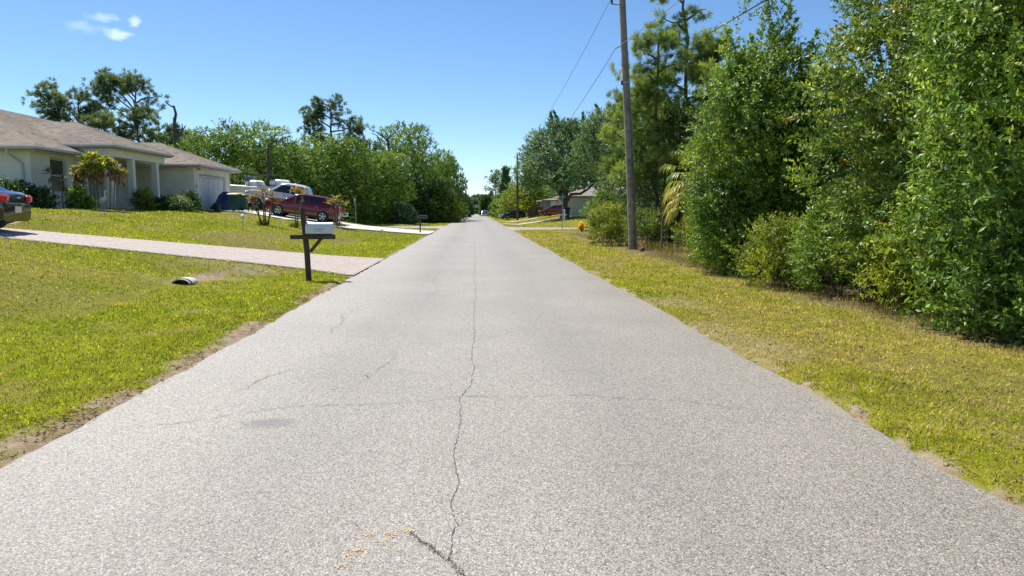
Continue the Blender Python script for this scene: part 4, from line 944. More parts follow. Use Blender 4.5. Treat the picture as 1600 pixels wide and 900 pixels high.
# small utility trailer and white box behind the maroon car
ux, uy = XP(524, 50.3), 50.3; uz = float(drive2_z(ux)) + .035
ut = empty('utility_trailer', (ux, uy, uz), 'low white lattice trailer at the tail of the maroon vehicle', 'trailer', rz=R(3))
MB().box((0, 0, .42), (1.7, 1.1, .06)).build('deck', M_WHITEPLA, ut)
for s in (1, -1):
    MB().box((0, s * .55, .62), (1.7, .03, .05)).build('side_rail', M_WHITEPLA, ut)
    for i in range(6): MB().box((-.8 + i * .32, s * .55, .53), (.04, .035, .2)).build('stake', M_WHITEPLA, ut)
    MB().lathe([(.1, -.06), (.24, -.07), (.26, 0), (.24, .07), (.1, .06)], (0, s * .64, .26), 14, 'Y').build('wheel', M_RUBBER, ut, smooth=True)
MB().tube([(.85, 0, .4), (1.35, 0, .36)], .03, 6).build('tow_bar', M_BLACK, ut)
cb = tag(MB().box((0, 0, .4), (.95, .8, .8), bev=.05).build('storage_box', M_WHITEPLA, None, smooth=True), 'white storage box standing on the low trailer', 'box'); cb.location = (ux - .15, uy, uz + .46)
MB().box((0, -.405, .6), (.9, .02, .03)).build('lid_seam', M_STEEL, cb); MB().box((0, -.41, .68), (.12, .03, .06)).build('latch', M_BLACK, cb)

# ------------------------------------------------------------------ mailbox with post
mx, my = -3.83, 17.2; mz = tz(mx, my)
mb_ = empty('mailbox', (mx, my, mz), 'white rural mailbox numbered 5087 on a dark wooden post by the paver driveway', 'mailbox')
MB().tube([(0, 0, -.2), (-.03, 0, .7), (-.10, 0, 1.55), (-.105, 0, 1.66), (-.11, 0, 1.70)], [.068, .066, .064, .062, .035], 8).build('post', M_POST, mb_, smooth=True)
MB().box((.13, -.075, 1.02), (1.02, .05, .10), bev=.006).build('cross_arm', M_POST, mb_)
MB().box((.20, 0, .86), (.46, .07, .07), M=Matrix.Rotation(-R(50), 4, 'Y'), bev=.005).build('brace', M_POST, mb_)
MB().box((.25, 0, 1.082), (.62, .2, .025)).build('base_board', M_POST, mb_)
prof = [(-.095, 0), (.095, 0), (.095, .14)] + [(.095 * math.cos(a), .14 + .115 * math.sin(a)) for a in np.linspace(.25, math.pi - .25, 9)] + [(-.095, .14)]
bx_ = MB().prism(prof, .585, Matrix.Translation((.26, 0, 1.097)) @ Matrix.Rotation(PI / 2, 4, 'Z')).build('box', M_WHITE, mb_, smooth=True)
MB().prism([(x * 1.06, z * 1.03) for x, z in prof], .028, Matrix.Translation((.566, 0, 1.093)) @ Matrix.Rotation(PI / 2, 4, 'Z')).build('door', M_WHITE, mb_, smooth=True)
MB().box((.60, 0, 1.30), (.05, .03, .05), bev=.008).build('door_pull', M_STEEL, mb_)
MB().box((.40, .102, 1.27), (.16, .012, .03), bev=.004).build('flag', M_RED, mb_)
tcv = bpy.data.curves.new('number', 'FONT'); tcv.body = '5087'; tcv.size = .115; tcv.extrude = .002; tcv.align_x = 'CENTER'; tcv.align_y = 'CENTER'; tcv.space_character = 1.12
no = link('number', tcv, None, mb_); tcv.materials.append(simple('grey_number_vinyl', (.40, .41, .40), .6)); no.location = (.27, -.0985, 1.178)
_me = bpy.data.meshes.new_from_object(no.evaluated_get(bpy.context.evaluated_depsgraph_get())); bpy.data.objects.remove(no); no = link('number', _me, None, mb_); no.location = (.27, -.0985, 1.178); no.rotation_euler = (PI / 2, 0, 0)
def small_mailbox(name, label, x, y, h, wd, post, col, boxcol, rot=0.0):
    z = tz(x, y); r_ = empty(name, (x, y, z), label, 'mailbox', 'mailboxes along the left verge', rz=rot)
    MB().box((0, 0, h / 2 - .1), (post, post, h - .0), bev=.008).build('post', col, r_)
    MB().box((.16, 0, h - .02), (wd, .18, .03)).build('base_board', col, r_)
    pr = [(-.095, 0), (.095, 0), (.095, .13)] + [(.095 * math.cos(a), .13 + .1 * math.sin(a)) for a in np.linspace(.25, math.pi - .25, 7)] + [(-.095, .13)]
    MB().prism(pr, wd, Matrix.Translation((.18, 0, h)) @ Matrix.Rotation(PI / 2, 4, 'Z')).build('box', boxcol, r_, smooth=True)
    MB().prism([(a * 1.06, b * 1.03) for a, b in pr], .03, Matrix.Translation((.18 + wd / 2 + .015, 0, h)) @ Matrix.Rotation(PI / 2, 4, 'Z')).build('door', boxcol, r_)
    return r_
M_MBTOP = simple('dark_green_enamel', (.03, .04, .035), .25, var=.1)
small_mailbox('mailbox', 'dark mailbox on a thin dark post beside the concrete driveway', XP(657, 50.5), 50.5, 1.0, .56, .09, M_POST, M_MBTOP)
small_mailbox('mailbox', 'dark mailbox on a thick black post beyond the side street', XP(699.5, 101), 101, 1.15, .6, .28, M_BLACK, M_MBTOP)
small_mailbox('mailbox', 'farthest mailbox on a thin post before the parked navy car', XP(707.5, 122), 122, 1.05, .55, .1, M_POST, M_WHITE)

# ------------------------------------------------------------------ utility poles and lines
px_, py_ = 6.42, 29.75; pz = tz(px_, py_)
pole = empty('utility_pole', (px_, py_, pz), 'tall weathered wooden utility pole leaning slightly by the wood edge', 'utility pole')
TOPX = -.72
MB().tube([(0, 0, -.4), (TOPX * .25, 0, 3), (TOPX * .6, 0, 7), (TOPX, 0, 11.6)], [.168, .155, .14, .118], 14).build('post', M_POLE, pole, smooth=True)
def on(z): return TOPX * z / 11.6
def bracket(z, dx, dy, ins):
    x0 = on(z); MB().tube([(x0, 0, z), (x0 + dx * .6, dy, z - .02), (x0 + dx, dy, z)], .025, 6).build('bracket', M_STEEL, pole)
    MB().lathe([(.02, -.02), (.05, .02), (.03, .06), (.055, .10), (.035, .15), (.05, .2), (.02, .28)], (x0 + dx, dy, z), 8).build('insulator', simple('brown_porcelain', (.07, .06, .055), .3), pole, smooth=True)
    return Vector((px_ + x0 + dx, py_ + dy, pz + z))
A1 = bracket(9.62, -.42, 0, 1)
MB().tube([(on(8.0), 0, 8.05), (on(8.0) - .18, -.02, 8.0), (on(8.0) - .33, -.02, 7.93)], .022, 6).build('bracket', M_STEEL, pole)
A2 = Vector((px_ + on(8.0) - .34, py_ - .02, pz + 7.93))
MB().lathe([(.165, -.03), (.165, .03)], (on(6.6), 0, 6.6), 12).build('band', M_STEEL, pole)
MB().box((on(6.6) - .15, -.03, 6.6), (.1, .08, .16), bev=.01).build('cable_clamp', M_BLACK, pole)
MB().box((on(1.9), -.165, 1.9), (.1, .02, .14)).build('pole_tag', M_STEEL, pole)
MB().tube([(.165, -.06, .0), (.155 + on(3), -.06, 3.0), (.15 + on(7.8), -.06, 7.8)], .008, 4).build('ground_wire', M_STEEL, pole)
fpx, fpy = XP(808.5, 108), 108; fpz = tz(fpx, fpy)
fp = empty('utility_pole', (fpx, fpy, fpz), 'distant utility pole with a transformer rising from the right lawn', 'utility pole')
MB().tube([(0, 0, -.4), (0, 0, 5), (-.03, 0, 9.4)], [.17, .15, .12], 10).build('post', M_POST, fp, smooth=True)
MB().lathe([(.02, 0), (.2, .04), (.22, .1), (.22, .75), (.18, .82), (.05, .86)], (-.32, 0, 6.9), 12).build('transformer', M_STEEL, fp, smooth=True)
MB().box((-.15, 0, 7.3), (.2, .08, .2)).build('bracket', M_STEEL, fp)
MB().tube([(0, 0, 9.0), (-.45, 0, 9.05)], .025, 6).build('bracket', M_STEEL, fp)
MB().lathe([(.02, 0), (.05, .05), (.03, .1), (.05, .18), (.02, .25)], (-.45, 0, 9.05), 8).build('insulator', M_STEEL, fp)
def wire(a, b, sag, r_, label, m_=M_WIRE):
    a = Vector(a); b = Vector(b); pts = [a.lerp(b, i / 40) - Vector((0, 0, sag * 4 * (i / 40) * (1 - i / 40))) for i in range(41)]
    o = MB().tube(pts, r_, 6).build('power_line', m_); return tag(o, label, 'power line', 'overhead lines along the poles')
FT = Vector((fpx - .45, fpy, fpz + 9.3)); FN = Vector((fpx - .1, fpy, fpz + 7.6))
wire(A1 + Vector((0, 0, .25)), FT, 1.1, .011, 'topmost thin wire running from the pole top bracket to the far pole')
wire(A2, FN, 1.5, .013, 'lower thin wire running from the pole arm to the far pole')
wire(A1 + Vector((0, 0, .25)), (6.3, -24, 9.9), .9, .011, 'thin wire from the pole top passing back overhead')
wire(A2, (6.9, -24, 8.3), 1.0, .012, 'thin neutral wire slanting up beside the pine towards the viewer')
cc = Vector((XP(1015, 62), 62, ZP(1015, 98, 62)))
dd_ = cam_dir(1181, 1); q_ = Vector((0, 0, CAMZ)) + dd_ * (17.0 / dd_.y); wire(cc, cc + (q_ - cc) * 1.35, .15, .017, 'thick black cable rising over the right hand trees from behind the pines', M_CABLE)
fq = Vector((fpx + .1, fpy, fpz + 7.6))
wire(FN, (XP(792, 190), 190, 8.0), .9, .012, 'wire continuing from the far pole along the road')

# ------------------------------------------------------------------ signs and posts
sxp, syp = XP(557, 65.8), 65.8; szp = tz(sxp, syp)
sg = empty('stop_sign', (sxp, syp, szp), 'stop sign on a thin steel post seen nearly edge on at the side street', 'road sign', rz=R(9))
MB().box((0, 0, 1.25), (.06, .05, 2.6)).build('post', M_STEEL, sg)
oct_ = [(.38 * math.cos(PI / 8 + k * PI / 4), .38 * math.sin(PI / 8 + k * PI / 4)) for k in range(8)]
pl = MB().prism(oct_, .02, Matrix.Translation((-.05, 0, 2.22)) @ Matrix.Rotation(PI / 2 - R(8), 4, 'Z')).build('sign_plate', M_STEEL, sg)
MB().prism([(x * .97, z * .97) for x, z in oct_], .006, Matrix.Translation((-.066, 0, 2.22)) @ Matrix.Rotation(PI / 2 - R(8), 4, 'Z')).build('sign_face', M_RED, sg)
MB().box((-.0, 0, 2.72), (.03, .6, .18), bev=.005).build('street_blade', M_STEEL, sg)
snx, sny = XP(878.5, 60.3), 60.3; snz = tz(snx, sny)
sn = empty('street_name_sign', (snx, sny, snz), 'green street name sign on a thin post at the right corner', 'street sign')
MB().tube([(0, 0, -.2), (0, 0, 2.75)], .03, 8).build('post', M_STEEL, sn)
MB().box((-.02, 0, 2.66), (.62, .012, .17), rz=R(12), bev=.004).build('sign_blade', M_SIGN, sn); MB().box((0, 0, 2.86), (.6, .012, .17), rz=R(78), bev=.004).build('sign_blade', M_SIGN, sn)
MB().box((0, 0, 2.76), (.05, .05, .05)).build('bracket', M_STEEL, sn)
for s in (-1, 1):
    for k in range(5): MB().box((-.02 + (k - 2) * .09, s * .0085 + math.sin(R(12)) * (k - 2) * .09, 2.66), (.055, .004, .07), rz=R(12)).build('letter', M_WHITEPLA, sn) if False else None
rx_, ry_ = XP(881.5, 76), 76; rz_ = tz(rx_, ry_)
rs = empty('yard_sign_post', (rx_, ry_, rz_), 'white wooden cross arm post without its sign before the oak trunk', 'sign post')
MB().box((0, 0, .6), (.12, .12, 1.4), bev=.01).build('post', M_WHITEPLA, rs); MB().box((-.16, 0, .78), (.8, .08, .1), bev=.01).build('arm', M_WHITEPLA, rs); MB().box((0, 0, 1.32), (.15, .15, .06), bev=.02).build('cap', M_WHITEPLA, rs)

# ------------------------------------------------------------------ culvert end, bins, planter, tarp, garden pieces
cx_, cy_ = -6.35, 16.35; cz_ = tz(cx_, cy_) + .02
cv = empty('culvert_pipe', (cx_, cy_, cz_), 'grey concrete culvert pipe end half buried in the swale grass', 'culvert'); cv.scale = (.78, .78, .8)
def arc(r_, n=17, a0=0.0, a1=PI): return [(r_ * math.cos(a), r_ * math.sin(a)) for a in np.linspace(a0, a1, n)]
def halfpipe(name, ri, ro, y0, y1, zoff, m_, y1top=None):
    mb = MB(); n = 17
    o_ = arc(ro); i_ = arc(ri)
    for (ring, y) in ((o_, y0), (o_, y1), (i_, y0), (i_, y1)): mb.v += [(x, y, z * .56 + zoff) for x, z in ring]
    for k in range(n - 1):
        mb.f += [(k, k + 1, n + k + 1, n + k), (2 * n + k, 3 * n + k, 3 * n + k + 1, 2 * n + k + 1), (k, 2 * n + k, 2 * n + k + 1, k + 1), (n + k, n + k + 1, 3 * n + k + 1, 3 * n + k)]
    return mb.build(name, m_, cv, smooth=True)
halfpipe('pipe_rim', .232, .262, -.20, -.13, -.02, M_PIPE); halfpipe('rim_shade_band', .235, .255, -.13, -.05, -.02, M_BLACK); halfpipe('collar', .235, .29, -.05, .35, -.02, M_PIPE)  # middle band is solid black, standing in for the shaded slot behind the rim
mb = MB(); ring = arc(.24); mb.v += [(x, .0, z * .56 - .02) for x, z in ring]; mb.f.append(tuple(range(len(ring)))); mb.build('bore_shade_sheet', M_BLACK, cv, fix=False)  # flat black sheet stands in for the shade inside the pipe
def wheelie(name, label, x, y, z, body, lidm, rz, s=1.0):
    r_ = empty(name, (x, y, z), label, 'bin', rz=rz)
    v = []; 
    for (hx_, hy_, zz) in ((.22, .24, .08), (.29, .33, .92)): v += [(-hx_, -hy_, zz), (hx_, -hy_, zz), (hx_, hy_, zz), (-hx_, hy_, zz)]
    MB().add([tuple(q * s for q in p) for p in v], [(3, 2, 1, 0), (4, 5, 6, 7), (0, 1, 5, 4), (1, 2, 6, 5), (2, 3, 7, 6), (3, 0, 4, 7)]).build('body', body, r_)
    MB().box((0, -.02 * s, .97 * s), (.66 * s, .76 * s, .1 * s), bev=.04 * s, M=Matrix.Rotation(R(4), 4, 'X')).build('lid', lidm, r_, smooth=True)
    MB().box((0, 0, .86 * s), (.62 * s, .70 * s, .06 * s), bev=.015).build('rim', body, r_)
    for q in (-1, 1): MB().lathe([(.05, -.03), (.11, -.03), (.11, .03), (.05, .03)], (q * .27 * s, .22 * s, .11), 12, 'X').build('wheel', M_RUBBER, r_)
    MB().tube([(-.24 * s, .36 * s, .93 * s), (.24 * s, .36 * s, .93 * s)], .018, 6).build('handle', body, r_)
bx1 = XP(371, 47.2); bz1 = float(drive2_z(bx1)) + .03
wheelie('wheeled_bin', 'green wheeled bin with tan lid, left one of the pair at the garage', bx1, 47.2, bz1, M_GREENBIN, M_TANLID, R(-12), 1.08)
bx2 = XP(382, 47.6); bz2 = float(drive2_z(bx2)) + .03
wheelie('wheeled_bin', 'green wheeled bin, right one of the pair nearest the boat', bx2, 47.6, bz2, M_GREENBIN, M_GREENBIN, R(8), 1.05)
bx3 = XP(885, 82); wheelie('wheeled_bin', 'dark blue wheeled bin by the trunk of the big oak', bx3, 82, tz(bx3, 82), M_TARP, M_TARP, 0, 1.15)
# tarp covered motorcycle by the garage door
tx, ty = XP(353, 48.6), 48.6; tzz = float(drive2_z(tx)) + .03
gx = np.linspace(-1, 1, 25); GXX, GYY = np.meshgrid(gx, gx)
rr_ = np.clip(1 - (np.abs(GXX) ** 3.2) * .9, 0, 1) * np.clip(1 - np.abs(GYY) ** 2.6, 0, 1)
hgt = 1.35 * rr_ ** .6 * (0.72 + .28 * np.cos((GXX - .25) * 3.0)) + (vnoise(GXX * 3, GYY * 3, 1, 3, 31) - .5) * .18 * (rr_ > .02)
V = np.stack([GXX.ravel() * 1.05, GYY.ravel() * .6, np.maximum(hgt.ravel(), 0.0)], 1); I = (np.arange(24)[:, None] * 25 + np.arange(24)[None]).ravel()
tp_ = link('covered_motorcycle', np_mesh('covered_motorcycle', V, np.stack([I, I + 1, I + 26, I + 25], 1), smooth=True), M_TARP); tp_.location = (tx, ty, tzz); tp_.rotation_euler = (0, 0, R(75)); tp_.scale = (.85, .85, .88)
tag(tp_, 'motorcycle under a navy blue cover at the garage door', 'motorcycle')
plx, ply = XP(328, 46.2), 46.0; plz = tz(plx + .9, ply)
pt = empty('planter', (plx + .6, ply, plz), 'dark teal flower pot standing before the garage door post', 'planter')
MB().lathe([(.17, 0), (.24, .38), (.27, .40), (.27, .46), (.23, .46), (.21, .40), (.02, .40)], n=16).build('pot', simple('teal_glaze', (.012, .045, .05), .3), pt, smooth=True)
# white heron statue
hx_, hy_ = XP(165, 33.9), 33.9; hz_ = tz(hx_, hy_)
hr = empty('heron_statue', (hx_, hy_, hz_), 'white heron garden statue standing among the porch plants', 'statue', rz=R(-30))
M_STAT = simple('white_statue', (.66, .64, .58), .8, var=.1)
MB().tube([(-.27, 0, .30), (-.2, 0, .36), (-.05, 0, .46), (.08, 0, .52), (.16, 0, .56), (.20, 0, .64), (.14, 0, .74), (.16, 0, .84), (.21, 0, .87), (.27, 0, .86), (.42, 0, .83)], [.012, .05, .115, .115, .07, .04, .032, .035, .04, .022, .005], 10).build('body', M_STAT, hr, smooth=True)
for s in (-1, 1): MB().tube([(.0, s * .04, .42), (-.02, s * .04, .22), (.02, s * .04, .0), (.1, s * .05, 0)], .012, 5).build('leg', M_STAT, hr)
MB().lathe([(.14, 0), (.14, .04), (.02, .05)], (.02, 0, -.03), 12).build('base', M_STAT, hr)
# solar garden lights
def solar(label, x, y):
    z = tz(x, y); r_ = empty('garden_light', (x, y, z), label, 'garden light')
    MB().tube([(0, 0, -.05), (0, 0, .34)], .016, 6).build('stake', M_STEEL, r_)
    MB().lathe([(.03, 0), (.09, .05), (.10, .14), (.06, .2), (.01, .23)], (0, 0, .32), 10).build('lamp_head', M_WHITEPLA, r_, smooth=True)
solar('white garden light on a stake in the lawn below the bins', XP(381, 36), 36); solar('garden light staked at the right edge of the lawn by the concrete drive', XP(597, 44.5), 44.5)
# low white pipe frame lying by the palms
lfx, lfy = XP(455, 41), 41.0; lfz = tz(lfx, lfy)
lf = empty('pipe_frame', (lfx, lfy, lfz), 'low white pipe frame set in the lawn before the maroon vehicle', 'frame')
MB().tube([(-.62, 0, -.05), (-.52, 0, .36), (-.42, 0, .40), (.62, .1, .36), (.66, .1, -.05)], .03, 6).build('rail', M_WHITEPLA, lf)
# blue chair on the porch
chx, chy = XP(237, 43.4), 43.6
ch = empty('porch_chair', (-18.4, 43.2, 1.66), 'blue porch chair beside the last column', 'chair', rz=R(20))
M_BLUE = simple('blue_fabric', (.03, .05, .10), .8)
MB().box((0, 0, .45), (.5, .5, .06), bev=.02).build('seat', M_BLUE, ch); MB().box((-.23, 0, .75), (.06, .5, .6), bev=.02).build('backrest', M_BLUE, ch)
for a in (-1, 1):
    for b_ in (-1, 1): MB().tube([(a * .21, b_ * .21, 0), (a * .21, b_ * .21, .43)], .018, 6).build('leg', M_STEEL, ch)

# ------------------------------------------------------------------ right hand houses under the oak
M_RH = simple('beige_wall', (.50, .49, .43), .95, var=.06); M_RROOF = shingle('tan_shingle', (.30, .27, .24))
def far_house(label, x0, x1, y0, y1, hw, pitch, wallm, rz=0):
    z = tz((x0 + x1) / 2, y0 + .5); r_ = empty('house', ((x0 + x1) / 2, (y0 + y1) / 2, z), label, 'house', rz=rz)
    a, b_ = (x1 - x0) / 2, (y1 - y0) / 2
    MB().box((0, 0, hw / 2 - .2), (2 * a, 2 * b_, hw + .4)).build('wall', wallm, r_)
    o = .6; k = min(a, b_) + o; zr = hw + k * pitch
    if a > b_: rp = [(-a - o + k, 0, zr), (a + o - k, 0, zr)]
    else: rp = [(0, -b_ - o + k, zr), (0, b_ + o - k, zr)]
    v = [(-a - o, -b_ - o, hw - .15), (a + o, -b_ - o, hw - .15), (a + o, b_ + o, hw - .15), (-a - o, b_ + o, hw - .15), (-a - o, -b_ - o, hw + .03), (a + o, -b_ - o, hw + .03), (a + o, b_ + o, hw + .03), (-a - o, b_ + o, hw + .03)] + rp
    f = [(3, 2, 1, 0), (0, 1, 5, 4), (1, 2, 6, 5), (2, 3, 7, 6), (3, 0, 4, 7)] + ([(4, 5, 9, 8), (5, 6, 9), (6, 7, 8, 9), (7, 4, 8)] if a > b_ else [(4, 5, 8), (5, 6, 9, 8), (6, 7, 9), (7, 4, 8, 9)])
    MB().add(v, f).build('roof', M_RROOF, r_)
    return r_, a, b_
h2, a, b_ = far_house('beige house with tan shingle roof half hidden by the big oak', XP(886, 92), XP(886, 92) + 13, 92, 103, 2.3, .30, M_RH)
wn = MB().box((2.0, -b_ - .03, 1.5), (1.5, .08, 1.2), bev=.01).build('window', M_GUT, h2); MB().box((2.0, -b_ - .075, 1.5), (1.3, .02, 1.0)).build('pane', M_WGLASS, wn)
MB().box((-a - .03, -1.5, 1.15), (.08, 4.6, 2.2), bev=.01).build('garage_door', M_PANEL, h2)
MB().box((-2.4, -b_ - .03, 1.1), (.95, .07, 2.1), bev=.01).build('door', M_PANEL, h2)
MB().box((-1.2, -b_ - .12, 1.25), (.3, .2, 2.5)).build('downspout', M_POST, h2)
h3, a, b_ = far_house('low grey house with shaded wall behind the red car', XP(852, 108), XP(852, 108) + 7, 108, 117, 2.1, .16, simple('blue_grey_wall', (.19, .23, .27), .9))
MB().box((-a + 1.2, -b_ - .03, 1.2), (.9, .07, 2.0)).build('door', M_PANEL, h3); MB().box((1.0, -b_ - .03, 1.5), (1.6, .07, 1.0)).build('window', M_GLASS, h3)
# dark board fence left of it
fx0, fx1, fy_ = XP(825, 112), XP(848, 112), 112.0; fz = tz(fx0, fy_)
fe = empty('board_fence', ((fx0 + fx1) / 2, fy_, fz), 'dark brown board fence between the hatchback and the grey house', 'fence')
nb = 14
for i in range(nb):
    MB().box((-(fx1 - fx0) / 2 + (i + .5) * (fx1 - fx0) / nb, 0, .85), ((fx1 - fx0) / nb - .02, .03, 1.75)).build('board', M_POST, fe)
for zz in (.35, 1.4): MB().box((0, .04, zz), (fx1 - fx0, .05, .09)).build('rail', M_POST, fe)

# ------------------------------------------------------------------ right hand wood, front row along the verge
G_EDGE = 'bushy trees along the right verge'
NEAR = dict(ll=0.098, lw=0.046, n_leaf=13, sl=0.34, face=R(200))
tree('bushy_tree', 'large glossy leaved tree filling the right border of the view', 8.0, 9.3, 6.8, 1.85, 'bright', group=G_EDGE, n_clump=30, cr=.88, per=150, seed=3, spikes=10, shell=.8, low=.05, stems=3, yellow=.012,
     extra=[(-1.5, -.6, 1.6, .65), (-1.6, -.3, 2.7, .7), (-1.5, -.5, 3.8, .7), (-1.4, -.2, 4.9, .65), (-1.3, -.3, 5.9, .6), (-1.2, .5, 5.4, .6), (-.6, -1.3, 2.2, .7), (-.5, -1.4, 3.6, .7), (-.4, -1.3, 5.0, .7), (-1.3, .7, 3.2, .6)], **NEAR)
tree('bushy_tree', 'tall yellowish green tree with bare slanting branch behind the low yellow shrubs', 8.75, 12.6, 7.8, 2.1, 'myrtle', group=G_EDGE, n_clump=38, cr=.92, per=140, seed=4, spikes=14, shell=.8, low=.05, stems=3, yellow=.03, lean=(-.1, 0),
     extra=[(-2.2, -.2, 4.1, .6), (-2.5, .2, 3.3, .65), (-1.75, .2, 4.9, .55), (-2.1, .5, 2.3, .75), (-1.5, -1.4, 4.6, .7), (-2.0, -.6, 1.4, .75), (-1.7, -1.2, 3.0, .8), (-1.3, -.6, 5.8, .6)], **NEAR)
tree('bushy_tree', 'dark green tree with a thin spire reaching above the others', 7.35, 18.3, 5.2, 1.5, 'bright', group=G_EDGE, n_clump=32, cr=.74, shell=.8, per=100, seed=5, spikes=20, low=.04, stems=3, trunk_r=.07,
     extra=[(.95, .1, 4.3, .6), (1.0, .2, 3.5, .65), (-.6, -.8, 4.2, .65), (.4, -.6, 4.7, .6), (-.05, .2, 5.3, .45), (.02, .2, 5.8, .34), (.05, .2, 6.3, .26), (.05, .2, 6.8, .2), (.03, .2, 7.3, .13), (.05, .2, 7.7, .08), (.45, .3, 5.9, .16), (.3, .2, 5.4, .3), (-.75, .1, 5.2, .35), (-1.0, .2, 5.7, .2), (-.7, .2, 6.3, .14), (-1.2, 0, 4.4, .5), (-1.3, 0, 3.6, .5), (-1.2, .5, 2.8, .6), (-1.3, .4, 1.8, .6)], **NEAR)
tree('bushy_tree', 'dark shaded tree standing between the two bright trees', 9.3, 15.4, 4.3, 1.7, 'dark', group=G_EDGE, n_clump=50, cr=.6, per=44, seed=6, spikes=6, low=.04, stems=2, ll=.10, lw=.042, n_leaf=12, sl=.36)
tree('bushy_tree', 'near tree just outside the right border of the view', 8.6, 4.4, 6.0, 2.2, 'myrtle', group=G_EDGE, n_clump=44, cr=.65, per=44, seed=7, spikes=4, stems=2, ll=.10, lw=.042, n_leaf=12, sl=.36)
tree('bushy_tree', 'broad tree beside the palm fronds, left end of the bushy row', 8.7, 22.5, 5.2, 1.7, 'myrtle', group=G_EDGE, n_clump=36, cr=.75, per=66, shell=.8, seed=8, spikes=10, low=.05, stems=2, ll=.095, lw=.04, n_leaf=12, sl=.36)
tb = [o for o in COL.objects if o.get('label', '').startswith('tall yellowish green tree')][0]
for pts_ in ([(1508, 302, 11.0), (1480, 278, 10.7), (1450, 257, 10.5), (1415, 241, 10.3), (1385, 232, 10.25)], [(1450, 257, 10.5), (1432, 236, 10.35), (1424, 218, 10.3)], [(1480, 278, 10.7), (1500, 262, 10.6), (1530, 250, 10.6)]):
    MB().tube([Vector((XP(a, Y_), Y_, ZP(a, b_, Y_))) - tb.location for a, b_, Y_ in pts_], [.035, .03, .024, .018, .01][:len(pts_)], 6).build('limb', M_GREYBARK, tb, smooth=True)
# taller wood behind
G_BACK = 'wood behind the bushy row'
for i, (x, y, h, r, pl_, lb) in enumerate([
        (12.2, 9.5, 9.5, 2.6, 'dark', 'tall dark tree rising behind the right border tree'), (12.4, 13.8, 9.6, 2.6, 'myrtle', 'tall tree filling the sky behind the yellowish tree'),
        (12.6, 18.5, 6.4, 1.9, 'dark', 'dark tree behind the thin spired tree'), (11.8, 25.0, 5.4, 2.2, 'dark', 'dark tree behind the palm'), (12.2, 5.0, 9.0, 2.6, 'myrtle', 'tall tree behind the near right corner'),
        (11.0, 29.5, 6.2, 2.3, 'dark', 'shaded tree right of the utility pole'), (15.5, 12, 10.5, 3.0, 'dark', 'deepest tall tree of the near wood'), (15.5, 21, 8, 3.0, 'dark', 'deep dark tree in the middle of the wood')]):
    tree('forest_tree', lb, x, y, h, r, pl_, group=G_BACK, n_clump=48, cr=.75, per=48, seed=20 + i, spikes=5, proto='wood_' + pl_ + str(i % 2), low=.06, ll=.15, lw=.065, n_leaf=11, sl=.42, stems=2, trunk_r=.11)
# low shrubs in front
G_SHRUB = 'low shrubs at the edge of the wood'
SH = dict(n_leaf=12, sl=.26, stems=3, trunk_r=.02, trunk_top=.6, limbs=2, cat='shrub', group=G_SHRUB)
for i, (x, y, h, r, pl_, nc, pr, lb, k) in enumerate([
        (6.45, 15.3, 1.35, .75, 'yellowgreen', 18, 44, 'yellow green shrub leaning out over the verge below the dark gap', .07), (6.9, 13.6, 1.7, .8, 'bright', 18, 44, 'fresh green shrub right of the leaning yellow one', .075),
        (6.75, 10.9, 1.35, .75, 'yellowgreen', 16, 40, 'olive yellow shrub in the shade under the slanting branch', .065), (6.6, 8.5, 1.5, .62, 'bright', 16, 44, 'light green shrub with pointed leaves near the right border', .085),
        (7.0, 7.2, 1.1, .7, 'yellowgreen', 14, 40, 'yellow shrub at the right border beside the verge', .07), (6.9, 20.6, 2.0, 1.05, 'yellowgreen', 26, 44, 'wide yellow green shrub under the palm fronds', .07),
        (6.9, 18.6, 1.6, .8, 'bright', 18, 44, 'green shrub at the foot of the spired tree', .07), (6.2, 33.4, 1.75, .95, 'yellowgreen', 22, 44, 'bright green shrub left of the utility pole', .085),
        (6.35, 36.5, 2.5, .8, 'bright', 18, 36, 'taller pale shrub behind the one beside the pole', .09), (7.3, 31.5, 1.5, .8, 'myrtle', 16, 36, 'green shrub just behind the utility pole', .08), (7.2, 16.6, 1.2, .7, 'dark', 14, 36, 'dark shrub deep in the gap of the row', .07),
        (7.4, 12.1, 1.2, .7, 'dark', 14, 36, 'dark low shrub between the two yellow shrubs', .07), (7.3, 9.5, 1.2, .7, 'dark', 14, 36, 'dark low shrub below the right border tree', .07)]):
    tree('shrub', lb, x, y, h, r, pl_, n_clump=nc, cr=.3, per=pr, seed=50 + i, ll=k, lw=k * .42, low=.12, up=.6, flat=.8, part='foliage', yellow=.02 if pl_ == 'yellowgreen' else 0, **SH)
# mid distance wood at the pole and behind
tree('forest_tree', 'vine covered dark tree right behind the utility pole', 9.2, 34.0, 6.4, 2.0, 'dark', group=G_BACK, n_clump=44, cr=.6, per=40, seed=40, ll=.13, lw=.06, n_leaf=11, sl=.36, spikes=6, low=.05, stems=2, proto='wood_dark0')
tree('forest_tree', 'olive green tree left of the pines', 9.6, 42.5, 8.2, 2.1, 'oak', group=G_BACK, n_clump=46, cr=.65, per=40, seed=41, ll=.15, lw=.065, n_leaf=11, sl=.4, spikes=12, low=.36, stems=2)
tree('forest_tree', 'green tree right of the pines at mid distance', 13.0, 38.0, 8.6, 2.4, 'myrtle', group=G_BACK, n_clump=46, cr=.68, per=40, seed=42, ll=.15, lw=.065, n_leaf=11, sl=.4, spikes=8, low=.06, stems=2)
tree('forest_tree', 'grey green oak edge left of the utility pole', 9.4, 52.0, 8.3, 2.7, 'oak', group=G_BACK, n_clump=46, cr=.7, per=40, seed=43, ll=.17, lw=.08, n_leaf=11, sl=.42, spikes=10, low=.52, stems=2, far=True)
